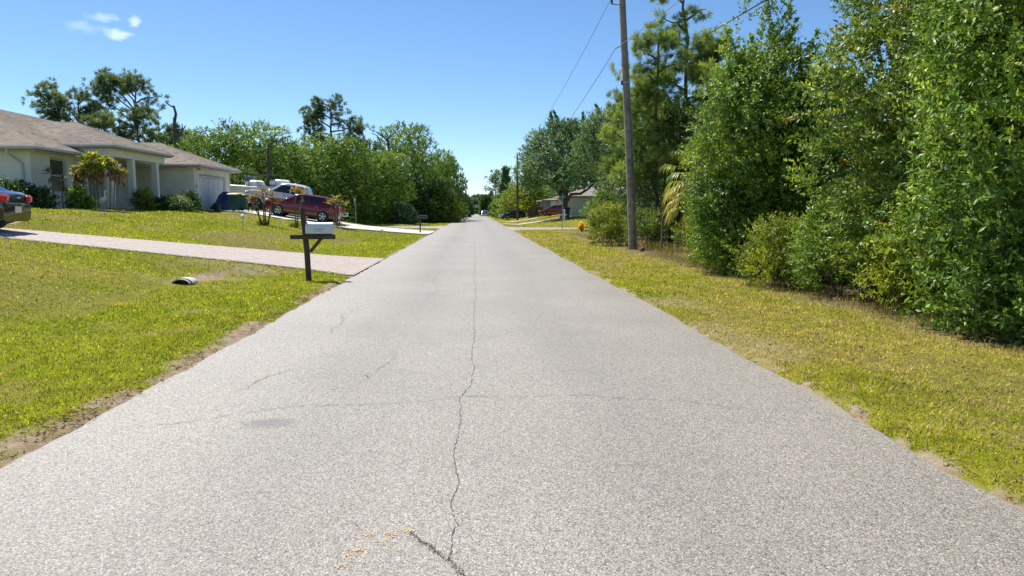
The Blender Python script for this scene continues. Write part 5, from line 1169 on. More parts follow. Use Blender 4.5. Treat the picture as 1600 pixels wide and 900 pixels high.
tree('forest_tree', 'dark tree filling the wood behind the pole', 12.2, 46.0, 7.6, 2.8, 'dark', group=G_BACK, n_clump=40, cr=.8, per=36, seed=44, ll=.18, lw=.08, n_leaf=10, sl=.42, low=.05, far=True, proto='wood_dark1')
tree('forest_tree', 'dark tree behind the grey green oak edge', 13.5, 60.0, 8.0, 3.2, 'oak', group=G_BACK, n_clump=40, cr=.9, per=36, seed=45, ll=.2, lw=.09, n_leaf=10, sl=.45, low=.1, far=True)
# pines behind the pole
PN = dict(tuft=.45, needle=(.27, .019), n_needle=44, per=15, pal='pine')
G_PINE = 'slash pines behind the utility pole'
pine('pine_tree', 'tall pine whose open top leaves the picture right of the pole', XP(1062, 36), 36, 13.2, [(.30, 190, 2.0, .3, .5, 3), (.36, 20, 1.8, .4, .5, 3), (.42, 250, 1.6, .5, .5, 4), (.46, 160, 2.0, .5, .55, 5), (.52, 330, 1.7, .5, .5, 4), (.56, 190, 1.9, .6, .55, 5), (.60, 270, 1.3, .5, .5, 4), (.64, 20, 1.4, .6, .45, 4), (.70, 150, 1.2, .7, .45, 4), (.76, 200, 1.3, .5, .4, 3), (.80, 350, 1.0, .5, .35, 3), (.86, 170, 1.3, .7, .38, 4), (.9, 20, 1.0, .6, .35, 3), (.94, 260, .6, .6, .4, 3), (.95, 140, .4, .7, .4, 3)], seed=61, trunk_r=.17, group=G_PINE, **PN)
pine('pine_tree', 'shorter shaggy pine just right of the utility pole', XP(1022, 33.5), 33.5, 9.3, [(.34, 180, 1.5, .2, .5, 4), (.40, 300, 1.2, .2, .5, 4), (.48, 200, 1.5, .4, .5, 5), (.55, 60, 1.1, .3, .5, 4), (.62, 170, 1.3, .4, .5, 5), (.70, 250, 1.1, .4, .5, 5), (.78, 190, 1.2, .5, .45, 5), (.82, 350, 1.0, .4, .45, 4), (.88, 160, 1.0, .5, .42, 4), (.93, 270, .5, .5, .4, 4), (.95, 30, .5, .5, .4, 4)], seed=62, trunk_r=.13, group=G_PINE, yellow=.01, **PN)
pine('pine_tree', 'shaggy pine at the right side of the tall one', XP(1098, 34), 34, 9.0, [(.42, 180, 1.2, .3, .5, 4), (.5, 330, 1.2, .4, .5, 4), (.6, 200, 1.1, .4, .5, 4), (.7, 30, 1.1, .4, .5, 4), (.78, 250, 1.0, .4, .5, 4), (.86, 140, .9, .4, .45, 4), (.93, 340, .8, .4, .45, 4), (.95, 200, .5, .5, .4, 4)], seed=63, trunk_r=.13, group=G_PINE, **PN)
pine('pine_tree', 'thin pine with sparse needles between the pole and the tall pine', XP(985, 40), 40, 8.2, [(.45, 190, 1.8, .5, .5, 4), (.55, 330, 1.2, .5, .5, 4), (.65, 180, 1.6, .6, .5, 4), (.75, 240, 1.2, .5, .45, 4), (.85, 170, 1.1, .5, .45, 4), (.93, 20, .8, .4, .4, 4)], seed=64, trunk_r=.12, group=G_PINE, **PN)

# cabbage palm with hanging fan fronds
def frond(rng, base, az, elev, plen, blade, n, root, col, droop):
    d = np.array([math.cos(az) * math.cos(elev), math.sin(az) * math.cos(elev), math.sin(elev)]); tip = base + d * plen - np.array([0, 0, droop * plen * .35])
    side = nrm(np.cross(d, [0, 0, 1.0])); V = []; F = []; C = []
    for k in range(n):
        a = (k / (n - 1) - .5) * 2.5; e = nrm(d * math.cos(a) + side * math.sin(a) + np.array([0, 0, -.15])); L = blade * (1 - .35 * abs(a) / 1.25) * rng.uniform(.85, 1.1)
        wv = nrm(np.cross(e, [0, 0, 1.0])) * .016; p1 = tip + e * L * .5; p2 = p1 + nrm(e + np.array([0, 0, -droop * 1.3])) * L * .3; p3 = p2 + nrm(e * .3 + np.array([0, 0, -1.0])) * L * .28 * droop
        b = len(V); V += [tip - wv * .3, tip + wv * .3, p1 + wv, p1 - wv, p2 + wv * .7, p2 - wv * .7, p3, p3]
        F += [(b, b + 1, b + 2, b + 3), (b + 3, b + 2, b + 4, b + 5), (b + 5, b + 4, b + 6, b + 7)]; C += [col * rng.uniform(.7, 1.3)] * 8
    f = link('frond', np_mesh('frond', V, np.array(F), np.array(C)), M_LEAF, root)
    MB().tube([tuple(base), tuple((base + tip) / 2 + np.array([0, 0, .06 * plen])), tuple(tip)], .014, 5).build('frond_stalk', M_NEEDLE if False else M_GREYBARK, f)
def cabbage_palm(label, x, y, h, seed, n=20, blade=.8, plen=.75):
    rng = np.random.RandomState(seed); r_ = empty('cabbage_palm', (x, y, tz(x, y)), label, 'palm')
    MB().tube([(0, 0, -.2), (.03, 0, h * .5), (0, .02, h)], [.17, .15, .14], 10).build('trunk', M_GREYBARK, r_, smooth=True)
    for i in range(n):
        f = i / n; el = 1.0 - 2.1 * f; az = i * 2.4 + rng.uniform(-.2, .2) if f < .5 else PI + rng.uniform(-1.25, 1.0)
        c = np.array([.24, .30, .035]) if f < .5 else np.array([.46, .43, .09]) if f < .88 else np.array([.55, .36, .06])
        frond(rng, np.array([0, 0, h + .1 * (1 - f)]), az, el, plen * rng.uniform(.8, 1.15), blade * rng.uniform(.85, 1.1), 24, r_, c, .5 + .7 * f)
cabbage_palm('cabbage palm with yellowing fan fronds hanging over the shrub', 7.45, 23.6, 2.75, 71, 30, .95, .95)
# tall dry weeds by the pole and dead stalks
def weeds(name, label, pts, n, h, col, seed, wd=.008, spread=.4):
    rng = np.random.RandomState(seed); P = np.array(pts)[rng.randint(len(pts), size=n)] + rng.normal(size=(n, 2)) * spread; z = ter(P[:, 0], P[:, 1])
    base = np.c_[P, z - .01]; hh = h * rng.uniform(.35, 1.1, n); a = rng.rand(n) * 6.283; ln = np.c_[np.cos(a), np.sin(a), 0 * a] * (hh * rng.uniform(.1, .7, n))[:, None]
    wv = np.c_[-np.sin(a + .5), np.cos(a + .5), 0 * a] * wd; mid = base + ln * .35 + np.c_[0 * a, 0 * a, hh * .65]; top = base + ln + np.c_[0 * a, 0 * a, hh * rng.uniform(.7, 1.0, n)]
    V = np.stack([base - wv, base + wv, mid + wv * .7, mid - wv * .7, top], 1).reshape(-1, 3); b = np.arange(n)[:, None] * 5
    F = np.concatenate([b + [[0, 1, 2]], b + [[0, 2, 3]], b + [[3, 2, 4]]], 1).reshape(-1, 3)
    C = np.repeat(np.array(col)[rng.randint(len(col), size=n)] * rng.uniform(.7, 1.25, (n, 1)), 5, 0)
    o = link(name, np_mesh(name, V, F, C), M_GRASS); return tag(o, label, kind='stuff')
DRY = [(.30, .23, .12), (.24, .19, .08), (.16, .17, .03), (.36, .29, .17)]
weeds('tall_weeds', 'dry tall weeds at the foot of the pole and along the wood edge', [(6.9, 29.2), (7.3, 28.4), (7.6, 27.5), (7.0, 30.2), (6.2, 31.8), (7.2, 26.4)], 800, .42, DRY + [(.16, .2, .03)], 81)
weeds('verge_weeds', 'pale straw weeds fringing the wood along the right verge', [(6.35, y) for y in np.arange(6.2, 26, .35)], 4200, .17, DRY + [(.18, .22, .02), (.14, .18, .02), (.3, .27, .08)], 82, .004, .33)
st_ = empty('dead_stalk', (XP(1033, 27.5), 27.5, tz(XP(1033, 27.5), 27.5)), 'pale dead stalk standing in the weeds right of the pole', 'stump'); MB().tube([(0, 0, -.1), (.02, 0, .9), (.03, 0, 1.75)], [.03, .026, .02], 6).build('stem', M_GREYBARK, st_)
sx_, sy_ = XP(1003, 28.0), 28.0; sm_ = MB().tube([(0, 0, -.1), (.02, .03, .10), (.0, .02, .15)], [.11, .10, .07], 9).build('tree_stump', M_DEAD, None, smooth=True); sm_.location = (sx_, sy_, tz(sx_, sy_)); tag(sm_, 'short dark stump at the foot of the utility pole', 'stump')
# fallen leaves and twigs on the verges
rng = np.random.RandomState(90); n = 7500
P = np.c_[np.where(rng.rand(n) < .80, rng.uniform(3.0, 7.2, n), -rng.uniform(2.95, 3.7, n)), 2.5 + 26 * rng.rand(n) ** 1.5]; z = ter(P[:, 0], P[:, 1]) + np.where(np.abs(P[:, 0]) > 3.6, .035, .006)
Vv, Ff, Cc = foliage(rng, np.c_[P, z], nrm(np.c_[rng.normal(size=(n, 2)), rng.rand(n) * .1]), np.full(n, .001), 1, .042, .017, np.array([(.22, .15, .08), (.32, .23, .13), (.42, .34, .21), (.13, .09, .06)])[rng.randint(4, size=n)], along=1, out=.2, noise=.15, up=0)
tag(link('fallen_leaves', np_mesh('fallen_leaves', Vv, Ff, Cc), M_GRASS), 'dry fallen leaves scattered over the verges', kind='stuff')
n = 6000; P = np.c_[-2.9 - np.abs(rng.normal(size=n)) * .3, 2.5 + 15 * rng.rand(n) ** 1.3]; k = vnoise(P[:, 0], P[:, 1], .28, 3, 61) > .58; P = P[k]; n = len(P)
z = ter(P[:, 0], P[:, 1]); z = np.where(P[:, 0] > -3.05, np.maximum(z, .01), z) + rng.rand(n) * .02
Vv, Ff, Cc = foliage(rng, np.c_[P, z], nrm(np.c_[rng.normal(size=(n, 2)), rng.rand(n) * .3]), np.full(n, .001), 1, .045, .009, np.array([(.16, .105, .06), (.26, .19, .11), (.36, .28, .18), (.08, .055, .035)])[rng.randint(4, size=n)], along=1, out=.2, noise=.2, up=0)
tag(link('mulch_debris', np_mesh('mulch_debris', Vv, Ff, Cc), M_GRASS), 'thin dry stalks and mulch drifted along the left road edge', kind='stuff')
for i, (a, b_) in enumerate((((6.6, 13.6, .0), (7.1, 12.7, .35)), ((6.7, 8.0, .02), (7.3, 7.4, .5)))):
    o = MB().tube(curve_pts(a, b_, rng, 5, .1), [.012, .011, .01, .008, .007, .004], 5).build('fallen_branch', M_GREYBARK); tag(o, 'pale bare branch lying at the wood edge ' + ('below the yellowish tree' if i == 0 else 'at the right border'), 'branch')

# ------------------------------------------------------------------ big oak and trees far along the right side
ox, oy = XP(882, 86), 86.0
tree('oak_tree', 'big spreading grey green oak with dark trunk before the beige house', ox, oy, 10.8, 5.4, 'oak', n_clump=100, cr=1.25, per=46, n_leaf=9, sl=.5, ll=.26, lw=.13, low=.36, shape='dome', seed=101, trunk_r=.45, bark=M_BARK, far=True, limbs=9, spikes=10, trunk_top=.5)
FAR = dict(n_leaf=8, sl=.6, far=True, limbs=2)
for i, (px, Y, top, r, pl_, sh, lb, nm) in enumerate([
        (790, 152, 264, 1.9, 'oak', 'spire', 'dark pointed cypress like tree left of the far utility pole', 'far_tree'),
        (800, 140, 304, 2.8, 'bright', 'bush', 'light green bush below the pointed tree', 'far_bush'), (789, 165, 304, 3.0, 'bright', 'bush', 'yellow green bush at the right edge of the far road', 'far_bush'),
        (826, 128, 290, 5.0, 'yellowgreen', 'bush', 'yellow green tree behind the board fence', 'far_tree'), (846, 132, 268, 5.5, 'oak', 'round', 'grey green tree filling the gap left of the big oak', 'far_tree'),
        (818, 150, 290, 3.4, 'oak', 'bush', 'dull green tree behind the far utility pole', 'far_tree'), (925, 122, 262, 7.5, 'oak', 'round', 'broad oak rising behind the beige house', 'far_tree'),
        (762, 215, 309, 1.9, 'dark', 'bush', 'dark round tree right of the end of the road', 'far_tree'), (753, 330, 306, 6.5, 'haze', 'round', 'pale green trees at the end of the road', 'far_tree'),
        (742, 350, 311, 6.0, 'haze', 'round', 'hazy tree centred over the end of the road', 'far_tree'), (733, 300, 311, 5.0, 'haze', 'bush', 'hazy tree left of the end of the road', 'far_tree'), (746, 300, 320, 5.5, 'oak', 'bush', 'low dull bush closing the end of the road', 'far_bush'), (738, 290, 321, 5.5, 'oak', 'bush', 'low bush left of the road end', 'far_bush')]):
    x = XP(px, Y); z = tz(x, Y); h = ZP(px, top, Y) - z; s = Y / 100
    tree(nm, lb, x, Y, h, r, pl_, cat='tree' if nm == 'far_tree' else 'bush', group='trees far along the road', n_clump=34, cr=r * .30, per=42, ll=.26 * s, lw=.13 * s, seed=120 + i, low=.05, shape=sh, spikes=2, trunk_r=.16, proto=('far' + pl_ + sh if sh != 'spire' else None), **FAR)
# trees far behind close the horizon
for i, (px, Y, top) in enumerate([(700, 420, 318), (716, 400, 316), (770, 420, 318), (790, 400, 318)]):
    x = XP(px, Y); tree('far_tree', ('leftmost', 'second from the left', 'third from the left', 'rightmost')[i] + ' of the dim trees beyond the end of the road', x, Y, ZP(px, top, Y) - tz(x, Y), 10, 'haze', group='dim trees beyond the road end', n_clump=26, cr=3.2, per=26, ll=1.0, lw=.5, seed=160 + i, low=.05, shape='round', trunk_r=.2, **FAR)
PF = dict(tuft=.9, needle=(.5, .07), n_needle=22, per=9)
Y = 205; x = XP(775, Y); pine('pine_tree', 'far pine with rounded crown at the right of the road end', x, Y, ZP(775, 270, Y) - tz(x, Y), [(.45, 200, 1.5, .4, .8, 3), (.6, 180, 1.8, .4, .9, 5), (.68, 10, 1.8, .4, .9, 5), (.76, 90, 1.4, .5, .9, 5), (.84, 200, 1.6, .5, .9, 5), (.9, 340, 1.5, .5, .9, 5), (.95, 100, .8, .5, .8, 5)], seed=171, trunk_r=.25, group='far pines', **PF)
Y = 240; x = XP(764, Y); pine('pine_tree', 'slim far pine left of the rounded one', x, Y, ZP(764, 305, Y) - tz(x, Y), [(.6, 180, 1.2, .4, .8, 4), (.75, 10, 1.2, .4, .8, 4), (.9, 200, 1.0, .4, .8, 4)], seed=172, trunk_r=.2, group='far pines', **PF)

# ------------------------------------------------------------------ left side tree masses beyond the side street
LF = dict(n_leaf=9, sl=.42, far=True, limbs=3, spikes=0, stems=2)
for i, (px, Y, top, r, pl_, sh, lb, nm) in enumerate([
        (330, 72, 208, 4.2, 'bright', 'bush', 'green tree mass directly behind the garage roof'), (395, 76, 196, 4.8, 'bright', 'bush', 'tallest leafy tree behind the boat'), (455, 80, 214, 4.6, 'bright', 'bush', 'leafy tree behind the white pickup'),
        (292, 84, 206, 3.6, 'oak', 'bush', 'shaded tree beside the dead snag by the house')] and [
        (332, 72, 206, 3.9, 'bright', 'bush', 'green tree mass directly behind the garage roof', 'leafy_tree'), (392, 76, 194, 4.8, 'bright', 'bush', 'tallest leafy tree behind the boat', 'leafy_tree'), (455, 84, 222, 4.2, 'bright', 'round', 'leafy tree behind the white pickup', 'leafy_tree'),
        (296, 86, 206, 3.6, 'oak', 'bush', 'shaded tree beside the dead snag by the house', 'leafy_tree'), (522, 79, 214, 4.6, 'bright', 'bush', 'rounded leafy tree just left of the stop sign', 'leafy_tree'),
        (592, 83, 238, 3.7, 'bright', 'round', 'rounded green tree right of the stop sign', 'leafy_tree'), (556, 88, 222, 4.4, 'myrtle', 'bush', 'darker tree behind the stop sign', 'leafy_tree'),
        (642, 100, 196, 4.6, 'bright', 'bush', 'tall tree standing highest near the road', 'leafy_tree'), (680, 108, 238, 4.2, 'bright', 'round', 'round tree between the tall one and the road', 'leafy_tree'), (704, 118, 252, 2.6, 'oak', 'bush', 'tree overhanging the left edge of the far road', 'leafy_tree'),
        (668, 96, 282, 3.2, 'myrtle', 'bush', 'low tree at the corner beyond the side street', 'leafy_tree'), (682, 98, 294, 2.6, 'yellowgreen', 'bush', 'yellowish bush on the corner beyond the side street', 'leafy_bush'), (632, 80, 322, 1.1, 'oak', 'bush', 'small grey green bush at the side street edge', 'leafy_bush'),
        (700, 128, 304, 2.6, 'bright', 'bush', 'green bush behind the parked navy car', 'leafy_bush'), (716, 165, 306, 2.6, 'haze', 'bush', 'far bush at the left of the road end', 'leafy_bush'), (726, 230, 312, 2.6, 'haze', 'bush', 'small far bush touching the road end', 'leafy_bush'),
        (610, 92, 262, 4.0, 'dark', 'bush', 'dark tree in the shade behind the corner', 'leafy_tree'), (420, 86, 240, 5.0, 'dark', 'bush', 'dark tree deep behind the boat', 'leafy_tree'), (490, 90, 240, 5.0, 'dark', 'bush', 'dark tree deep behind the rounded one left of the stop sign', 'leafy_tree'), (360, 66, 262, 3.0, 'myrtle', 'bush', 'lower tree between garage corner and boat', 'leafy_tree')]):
    x = XP(px, Y); z = tz(x, Y); h = ZP(px, top, Y) - z; s = Y / 80
    tree(nm, lb, x, Y, h, r, pl_, cat='tree' if nm == 'leafy_tree' else 'bush', group='trees beyond the left side street', n_clump=int(15 + r * 4.5), cr=max(.4, r * .40), per=(96 if r > 2.5 else 60), shell=.78, ll=.25 * s, lw=.13 * s, seed=200 + i, low=.04, shape=sh, trunk_r=.14, proto=('lf' + pl_ + str(i % (2 if pl_ in ('bright', 'yellowgreen') else 1)) if r > 2.5 else None), **LF)
# pines and snags above the house
PL_ = dict(tuft=.7, needle=(.36, .05), n_needle=28, per=11)
G_LP = 'pines rising behind the left house'
Y = 72; x = XP(132, Y); pine('pine_tree', 'leaning pine with swept crown, leftmost above the house roof', x, Y, ZP(118, 142, Y) - 1.0, [(.60, 180, 3.0, 2.6, .8, 5), (.63, 175, 3.6, 1.6, .75, 6), (.68, 180, 2.6, 2.6, .8, 6), (.74, 180, 2.6, 3.6, .8, 6), (.72, 190, 3.8, 2.4, .7, 5), (.78, 0, 1.2, .8, .55, 4), (.84, 10, 1.4, .7, .5, 4), (.9, 350, 1.0, .5, .5, 4), (.8, 200, 1.2, 1.0, .6, 4), (.95, 170, .6, .5, .5, 3)], seed=301, trunk_r=.22, group=G_LP, lean=(.3, 0), z=1.0, **PL_)
Y = 72; x = XP(226, Y); pine('pine_tree', 'large pine with wide drooping limbs, middle one above the house', x, Y, ZP(226, 124, Y) - 1.0, [(.62, 180, 4.6, .4, .6, 4), (.66, 185, 5.0, 1.2, .65, 5), (.7, 180, 4.6, 2.4, .7, 6), (.74, 175, 3.8, 3.0, .75, 6), (.78, 180, 3.0, 3.0, .8, 6), (.82, 170, 2.0, 2.6, .8, 6), (.88, 180, 1.4, 1.6, .8, 5), (.92, 0, 1.0, .8, .5, 3), (.84, 0, 1.9, .6, .5, 4), (.75, 0, 2.0, .2, .6, 4), (.93, 200, .6, .6, .7, 4)], seed=302, trunk_r=.24, group=G_LP, z=1.0, **PL_)
Y = 66; x = XP(225, Y); pine('pine_tree', 'bushy lower pine crown in front of the large pine', x, Y, ZP(225, 178, Y) - 1.0, [(.62, 180, 1.6, .3, .6, 5), (.66, 0, 1.4, .3, .6, 4), (.74, 190, 1.8, .4, .65, 6), (.8, 20, 1.5, .4, .6, 5), (.86, 200, 1.2, .5, .65, 5), (.9, 320, 1.2, .5, .6, 5), (.95, 90, .5, .5, .6, 5)], seed=303, trunk_r=.18, group=G_LP, z=1.0, **PL_)
Y = 80; x = XP(268, Y); pine('pine_tree', 'small pine beside the dead snag, rightmost above the house', x, Y, ZP(268, 200, Y) - 1.0, [(.7, 180, 1.2, .3, .6, 5), (.78, 0, 1.2, .3, .6, 5), (.86, 200, 1.0, .4, .6, 5), (.95, 60, .6, .3, .6, 5)], seed=304, trunk_r=.16, group=G_LP, z=1.0, **PL_)
Y = 60; x = XP(164, Y); pine('pine_tree', 'low pine top just above the porch roof', x, Y, ZP(164, 182, Y) - 1.0, [(.85, 180, .8, .3, .45, 4), (.92, 20, .8, .2, .45, 4), (.95, 90, .4, .2, .4, 3)], seed=305, trunk_r=.13, group=G_LP, z=1.0, **PL_)
Y = 100; x = XP(522, Y); pine('pine_tree', 'dark spreading pine standing above the leafy trees left of the stop sign', x, Y, ZP(522, 158, Y) - tz(x, Y), [(.62, 180, 3.2, .8, .8, 6), (.64, 10, 3.6, .4, .75, 6), (.70, 180, 3.8, 1.0, .75, 7), (.74, 0, 4.6, .2, .7, 8), (.78, 180, 3.0, 1.4, .75, 7), (.80, 10, 3.0, .6, .65, 6), (.86, 175, 3.2, 1.0, .7, 7), (.88, 20, 1.6, .6, .6, 5), (.92, 180, 2.2, .8, .65, 6), (.95, 10, 1.2, .6, .6, 5), (.95, 190, .8, .4, .6, 4)], seed=306, trunk_r=.3, tuft=.8, needle=(.42, .06), n_needle=26, per=11)
def snag(label, px, Y, z0, trunk, limbs, r0):
    x = XP(px, Y); r_ = empty('dead_tree', (x, Y, z0), label, 'dead tree')
    def q(p): return (XP(p[0], Y) - x, 0.15 * math.sin(p[1]), ZP(p[0], p[1], Y) - z0)
    t_ = [(0, 0, 0)] + [q(p) for p in trunk]; MB().tube(t_, [r0 * (1.2 - .85 * i / len(t_)) for i in range(len(t_))], 7).build('trunk', M_DEAD, r_, smooth=True)
    for l in limbs: pts = [q(p) for p in l]; MB().tube(pts, [r0 * .5 * (1 - .75 * i / len(pts)) for i in range(len(pts))], 6).build('limb', M_DEAD, r_, smooth=True)
snag('dead snag with broken limbs against the sky right of the house pines', 284, 70, 1.0, [(284, 230), (283, 205), (281, 190), (284, 178), (281, 165)], [[(281, 167), (276, 165), (271, 161)], [(284, 214), (290, 208), (298, 196)], [(284, 202), (293, 202), (294, 194)], [(282, 186), (279, 184)], [(284, 206), (274, 199), (266, 196), (258, 204)]], .19)
snag('thin bare dead tree just left of the tallest tree by the road', 610, 96, .3, [(610, 240), (610, 224), (608, 216)], [[(609, 222), (602, 214), (596, 208), (590, 206)], [(602, 214), (599, 206)], [(596, 232), (597, 222), (593, 212), (584, 208)], [(609, 218), (614, 210), (612, 204)], [(600, 232), (594, 222)]], .2)
snag('slanting bare trunk crossing the leaves behind the boat', 425, 70, 1.0, [(424, 240), (424, 228), (440, 216)], [[(424, 228), (436, 212)]], .12)

# ------------------------------------------------------------------ garden plants by the house and palms on the lawn
def strappy(name, label, x, y, stems, leaf, n, cols, seed, cat='plant', group=None, stem_r=.025, wd=.07, droop=None, z=None, per=1):
    """thin stems each ending in a rosette of strap leaves; stems: (dx, dy, height, lean x)"""
    rng = np.random.RandomState(seed); z0 = tz(x, y) if z is None else z; r_ = empty(name, (x, y, z0), label, cat, group)
    for (dx, dy, h, lx) in stems:
        if h > .25: MB().tube([(dx, dy, -.05), (dx + lx * .4, dy, h * .5), (dx + lx, dy, h)], [stem_r * 1.2, stem_r, stem_r * .8], 6).build('stem', M_GREYBARK, r_, smooth=True)
        pp = np.repeat(np.array([[dx + lx, dy, h]]), per, 0) + rng.normal(size=(per, 3)) * (.12 if per > 1 else 0)
        c = np.array(cols)[rng.randint(len(cols), size=per)]
        parts = []
        for k in range(per):
            v, f, cc = foliage(rng, pp[k:k + 1], np.array([[0, 0, 1.0]]), np.array([.22]), n, leaf, wd, np.array([cols[rng.randint(len(cols))]]), along=.45, out=.85, noise=.25, up=.1, fold=.25)
            cc = np.repeat(np.array(cols)[rng.randint(len(cols), size=len(cc) // 4)] * rng.uniform(.75, 1.2, (len(cc) // 4, 1)), 4, 0); parts.append((v, f, cc))
            dn = max(3, n // 3); v, f, cc = foliage(rng, pp[k:k + 1] - np.array([[0, 0, .05]]), np.array([[0, 0, -1.0]]), np.array([.15]), dn, leaf * .9, wd * .9, np.array([(.22, .14, .085)]), along=.7, out=.6, noise=.25, up=-.2, fold=.2); parts.append((v, f, cc))
        v, f, cc = merge(parts); link('leaf_rosette', np_mesh('leaf_rosette', v, f, cc), M_LEAF, r_)
    return r_
YEL = [(.66, .62, .08), (.36, .42, .07), (.20, .34, .06), (.14, .25, .05), (.45, .38, .2)]; PINK = [(.34, .26, .20), (.42, .36, .22), (.16, .20, .07), (.24, .30, .08)]
TI = [(.20, .05, .06), (.10, .025, .03), (.42, .30, .26), (.5, .42, .38)]
x = XP(158, 34.6); strappy('croton_shrub', 'tall yellow and bronze leaved croton shrub before the porch corner', x, 34.6, [(-.65, 0, 1.45, -.15), (-.35, .1, 1.75, -.1), (-.1, -.1, 2.1, 0), (.15, .1, 1.85, .1), (.0, 0, 1.55, 0)], .34, 30, YEL, 401, per=4, wd=.095)
x = XP(179, 35.6); strappy('croton_shrub', 'bronze pink leaved shrub drooping at the porch column', x, 34.9, [(-.1, 0, 2.0, 0), (.2, .1, 1.85, .1), (.4, 0, 1.65, .15), (.5, 0, 1.45, .2)], .32, 24, PINK, 402, per=3, wd=.085)
x = XP(110, 34.0); strappy('ti_plant', 'dark red ti plant with pale pink leaves under the window', x, 34.0, [(-.55, 0, 1.5, -.1), (-.2, 0, 1.15, 0), (.15, .1, 1.35, .15), (0, 0, .55, 0), (.4, 0, .7, .1)], .34, 16, TI, 403, wd=.08)
for i, (px, Y, h, r, pl_, lb) in enumerate([(136, 34.4, .45, .28, 'bright', 'low green shrub left of the heron statue'), (126, 34.0, .9, .3, 'bright', 'small upright green shrub beside the ti plant'), (68, 32.6, .75, .45, 'dark', 'dark clipped shrub at the house corner'), (10, 31.8, 1.15, .9, 'dark', 'dark shrub against the south wall behind the sedan'), (38, 32.2, 1.0, .6, 'dark', 'dark shrub between the sedan and the downspout'),
        (229, 38.9, .95, .42, 'yellowgreen', 'yellow green shrub before the middle porch column'), (300, 42.6, .95, .55, 'dark', 'dark leaved bush at the garage corner'), (254, 40.2, .6, .5, 'dark', 'dark low bush beside the porch chair')]):
    x = XP(px, Y); tree('garden_shrub', lb, x, Y, h, r, pl_, cat='shrub', group='shrubs along the house front', n_clump=12, cr=.26, per=22, n_leaf=10, sl=.22, ll=.11, lw=.055, seed=420 + i, low=.1, stems=2, trunk_r=.02, limbs=0, part='foliage', up=.5)
x = XP(274, 41.4); tree('flowering_bush', 'low bush covered with white flowers before the garage wall', x, 41.4, .65, .75, 'oak', cat='bush', n_clump=16, cr=.26, per=24, n_leaf=10, sl=.22, ll=.11, lw=.06, seed=440, low=.1, stems=2, trunk_r=.02, limbs=0, part='foliage')
ob = COL.objects[-1]
rngf = np.random.RandomState(441); n = 90; dq = nrm(rngf.normal(size=(n, 3))); dq[:, 2] = np.abs(dq[:, 2]); pq = dq * np.array([.8, .8, .55]) + np.array([0, 0, .2])
v, f, cc = foliage(rngf, pq, dq, np.full(n, .02), 5, .07, .05, np.tile(np.array([[.72, .66, .55]]), (n, 1)), along=.5, out=.8, col_var=.08)
fb = [o for o in COL.objects if o.name.startswith('flowering_bush')][0]; link('blossom', np_mesh('blossom', v, f, cc), M_LEAF, fb)
G_TI = 'slender ti palms on the lawn'
def lawn_palm(label, px, Y, topy, stems, seed, cols, leaf=.42):
    x = XP(px, Y); z0 = tz(x, Y); h = ZP(px, topy, Y) - z0
    o = strappy('lawn_palm', label, x, Y, [(a, b_, h * k, lx) for a, b_, k, lx in stems], leaf, 20, cols, seed, cat='palm', group=G_TI, stem_r=.035, wd=.06)
    rng = np.random.RandomState(seed); P = np.tile(np.array([[0, 0, 0.0]]), (30, 1)) + rng.normal(size=(30, 3)) * np.array([.15, .15, 0]); v, f, cc = foliage(rng, P, np.tile(np.array([[0, 0, 1.0]]), (30, 1)), np.full(30, .05), 5, .3, .02, np.tile(np.array([[.12, .14, .02]]), (30, 1)), along=.9, out=.6); link('grass_tuft', np_mesh('grass_tuft', v, f, cc), M_GRASS, o)
lawn_palm('clump of three thin palms with a yellow centre leaf on the lawn', 414, 38.5, 303, [(0, 0, 1.0, .0), (-.18, .05, .82, -.22), (.2, 0, .86, .28), (.05, .1, .8, .0), (-.05, 0, .7, -.55), (.1, 0, .66, .6)], 451, [(.34, .28, .03), (.24, .13, .10), (.30, .19, .13), (.17, .12, .05)])
lawn_palm('single thin palm with yellow top right of the three stemmed clump', 463.5, 40.5, 303, [(0, 0, 1.0, .0), (.03, .02, .98, .35)], 452, [(.50, .38, .03), (.40, .30, .08), (.26, .15, .10)])
lawn_palm('thin palm with bright yellow leaves before the white box', 527, 46.6, 314, [(0, 0, 1.0, .0), (.1, 0, .8, .45), (-.1, 0, .85, -.2)], 453, [(.45, .40, .04), (.38, .36, .06), (.24, .15, .10)])
x = XP(909, 54); strappy('orange_bromeliad', 'small orange and yellow plant at the right corner of the side street', x, 54, [(-.1, 0, .25, 0), (.1, .05, .32, 0), (0, 0, .12, 0)], .27, 22, [(.85, .60, .04), (.85, .68, .08), (.75, .48, .03)], 460, per=3, wd=.10)
x = XP(917, 54.5); o = strappy('pale_agave', 'pale cream leaved plant beside the orange one', x, 54.5, [(0, 0, .1, 0), (.2, .1, .12, 0)], .3, 20, [(.5, .47, .36), (.4, .42, .22)], 461, wd=.07)

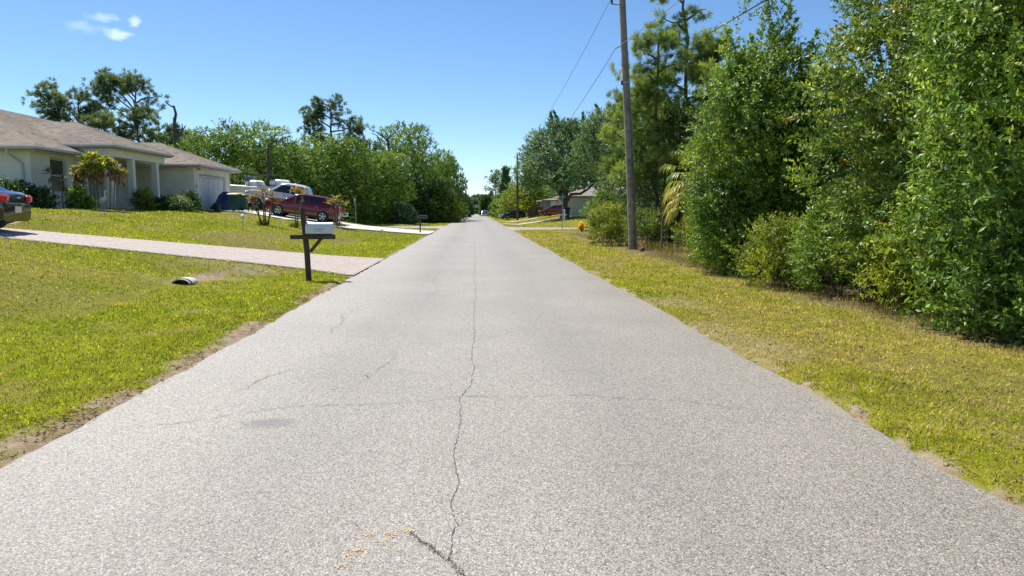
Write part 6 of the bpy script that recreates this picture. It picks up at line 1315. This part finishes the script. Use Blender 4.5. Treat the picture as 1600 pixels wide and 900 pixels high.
# ------------------------------------------------------------------ grass blades
rng = np.random.RandomState(500)
VP = []; FP = []; CP = []; base_i = 0
def in_view(x, y):
    d = np.degrees(np.arctan2(x, y)) - YAW; return (np.abs(d) < 41)
def excluded(x, y):
    e = np.zeros(len(x), bool)
    n_, f_ = drive_y(x); e |= (x < 0) & (x > -22) & (y > n_ + .04) & (y < f_ - .04)
    n_, f_ = drive2_y(x); e |= (x < 0) & (x > -17.5) & (y > n_) & (y < f_)
    e |= (np.abs(y - cross_y(x)) < CROSS_W + 0.1 + np.interp(np.abs(x), ex, fl)); e |= (x < -17.6) & (y > 33.2) & (y < 56)
    e |= (x > 3) & (x < 12) & (y > 85.4) & (y < 88.6); e |= (x > 3) & (x < 9) & (y > 104.4) & (y < 107.6); e |= (np.abs(x + 6.35) < .28) & (y > 16.0) & (y < 16.95)
    return e
def area(x0, x1, y0, y1, dens, hgt, wid):
    n = int((x1 - x0) * (y1 - y0) * dens); x = rng.uniform(x0, x1, n); y = rng.uniform(y0, y1, n); b = bare(x, y)
    k = in_view(x, y) & (rng.rand(n) > np.where(np.abs(x) < 3.9, b * 1.02, b * .8)) & ~excluded(x, y) & (np.abs(x) > 2.98); x, y, b = x[k], y[k], b[k]; n = len(x); z = ter(x, y)
    h = hgt * rng.uniform(.55, 1.25, n) * (1 - .4 * b) * (.6 + .8 * vnoise(x, y, .22, 2, 44)); a = rng.rand(n) * 6.283; lean = rng.uniform(.25, 1.25, n) * h
    tip = np.c_[x + np.cos(a) * lean, y + np.sin(a) * lean, z + h * rng.uniform(.55, 1, n)]; wv = np.c_[-np.sin(a), np.cos(a), 0 * a] * (wid * rng.uniform(.6, 1.2, n) / 2)[:, None]
    bs = np.c_[x, y, z - .004]; V = np.stack([bs - wv, bs + wv, tip], 1).reshape(-1, 3)
    big = vnoise(x, y, 3.5, 3, 41); sm = vnoise(x, y, .5, 3, 42)
    g1 = np.array([.20, .275, .006]); g2 = np.array([.41, .42, .006]); st = np.array([.52, .41, .16]); yl = np.array([.50, .45, .03])
    t_ = np.clip((big - .35) * 1.6 + (sm - .5) * .9 + rng.normal(size=n) * .16, 0, 1)[:, None]; c = g1 + (g2 - g1) * t_
    pst = np.clip(np.where(x > 0, .52, .08) + b * .75 + np.clip(big - .55, 0, 1) * .7 + np.where(x > 0, (sm - .5) * .8 + (vnoise(x, y * .7, 1.2, 3, 47) - .5) * 1.3, 0), 0.02, .9); u = rng.rand(n)
    c = np.where((u < pst)[:, None], st * rng.uniform(.6, 1.2, (n, 1)), c); c = np.where((u > np.where(x > 0, .95, .94))[:, None], yl, c); fine = vnoise(x, y, .14, 2, 43); c = np.where((x > 0)[:, None], c * np.array([1.0, .95, 1.15]), c); c = c * np.exp(rng.normal(size=(n, 1)) * .38) * (.5 + 1.0 * fine)[:, None]
    return V, c
tot = 0
for (y0, y1, dens, hgt, wid, xl, xr) in ((1.5, 5, 3600, .034, .0085, -7.5, 6.5), (5, 8, 2600, .036, .0105, -9, 7), (8, 12, 1500, .04, .0145, -11, 7.2), (12, 18, 800, .047, .019, -15, 7.6), (18, 27, 420, .06, .022, -20, 7.8), (27, 42, 190, .065, .034, -24, 9), (42, 70, 80, .07, .055, -24, 10), (70, 130, 22, .08, .10, -14, 14)):
    for (a, b_) in ((xl, -2.98), (2.98, xr)):
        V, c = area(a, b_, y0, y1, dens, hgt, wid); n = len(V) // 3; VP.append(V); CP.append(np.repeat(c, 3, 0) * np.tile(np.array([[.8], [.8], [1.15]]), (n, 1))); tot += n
V = np.concatenate(VP); C = np.concatenate(CP); F = np.arange(len(V)).reshape(-1, 3)
print('grass blades', tot)
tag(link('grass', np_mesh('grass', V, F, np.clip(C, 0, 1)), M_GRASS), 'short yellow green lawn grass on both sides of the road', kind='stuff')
tri = sum(sum(len(p.vertices) - 2 for p in o.data.polygons) if len(o.data.polygons) < 5000 else len(o.data.loop_triangles) or len(o.data.polygons) for o in sc.objects if o.type == 'MESH')
print('triangles about', tri)
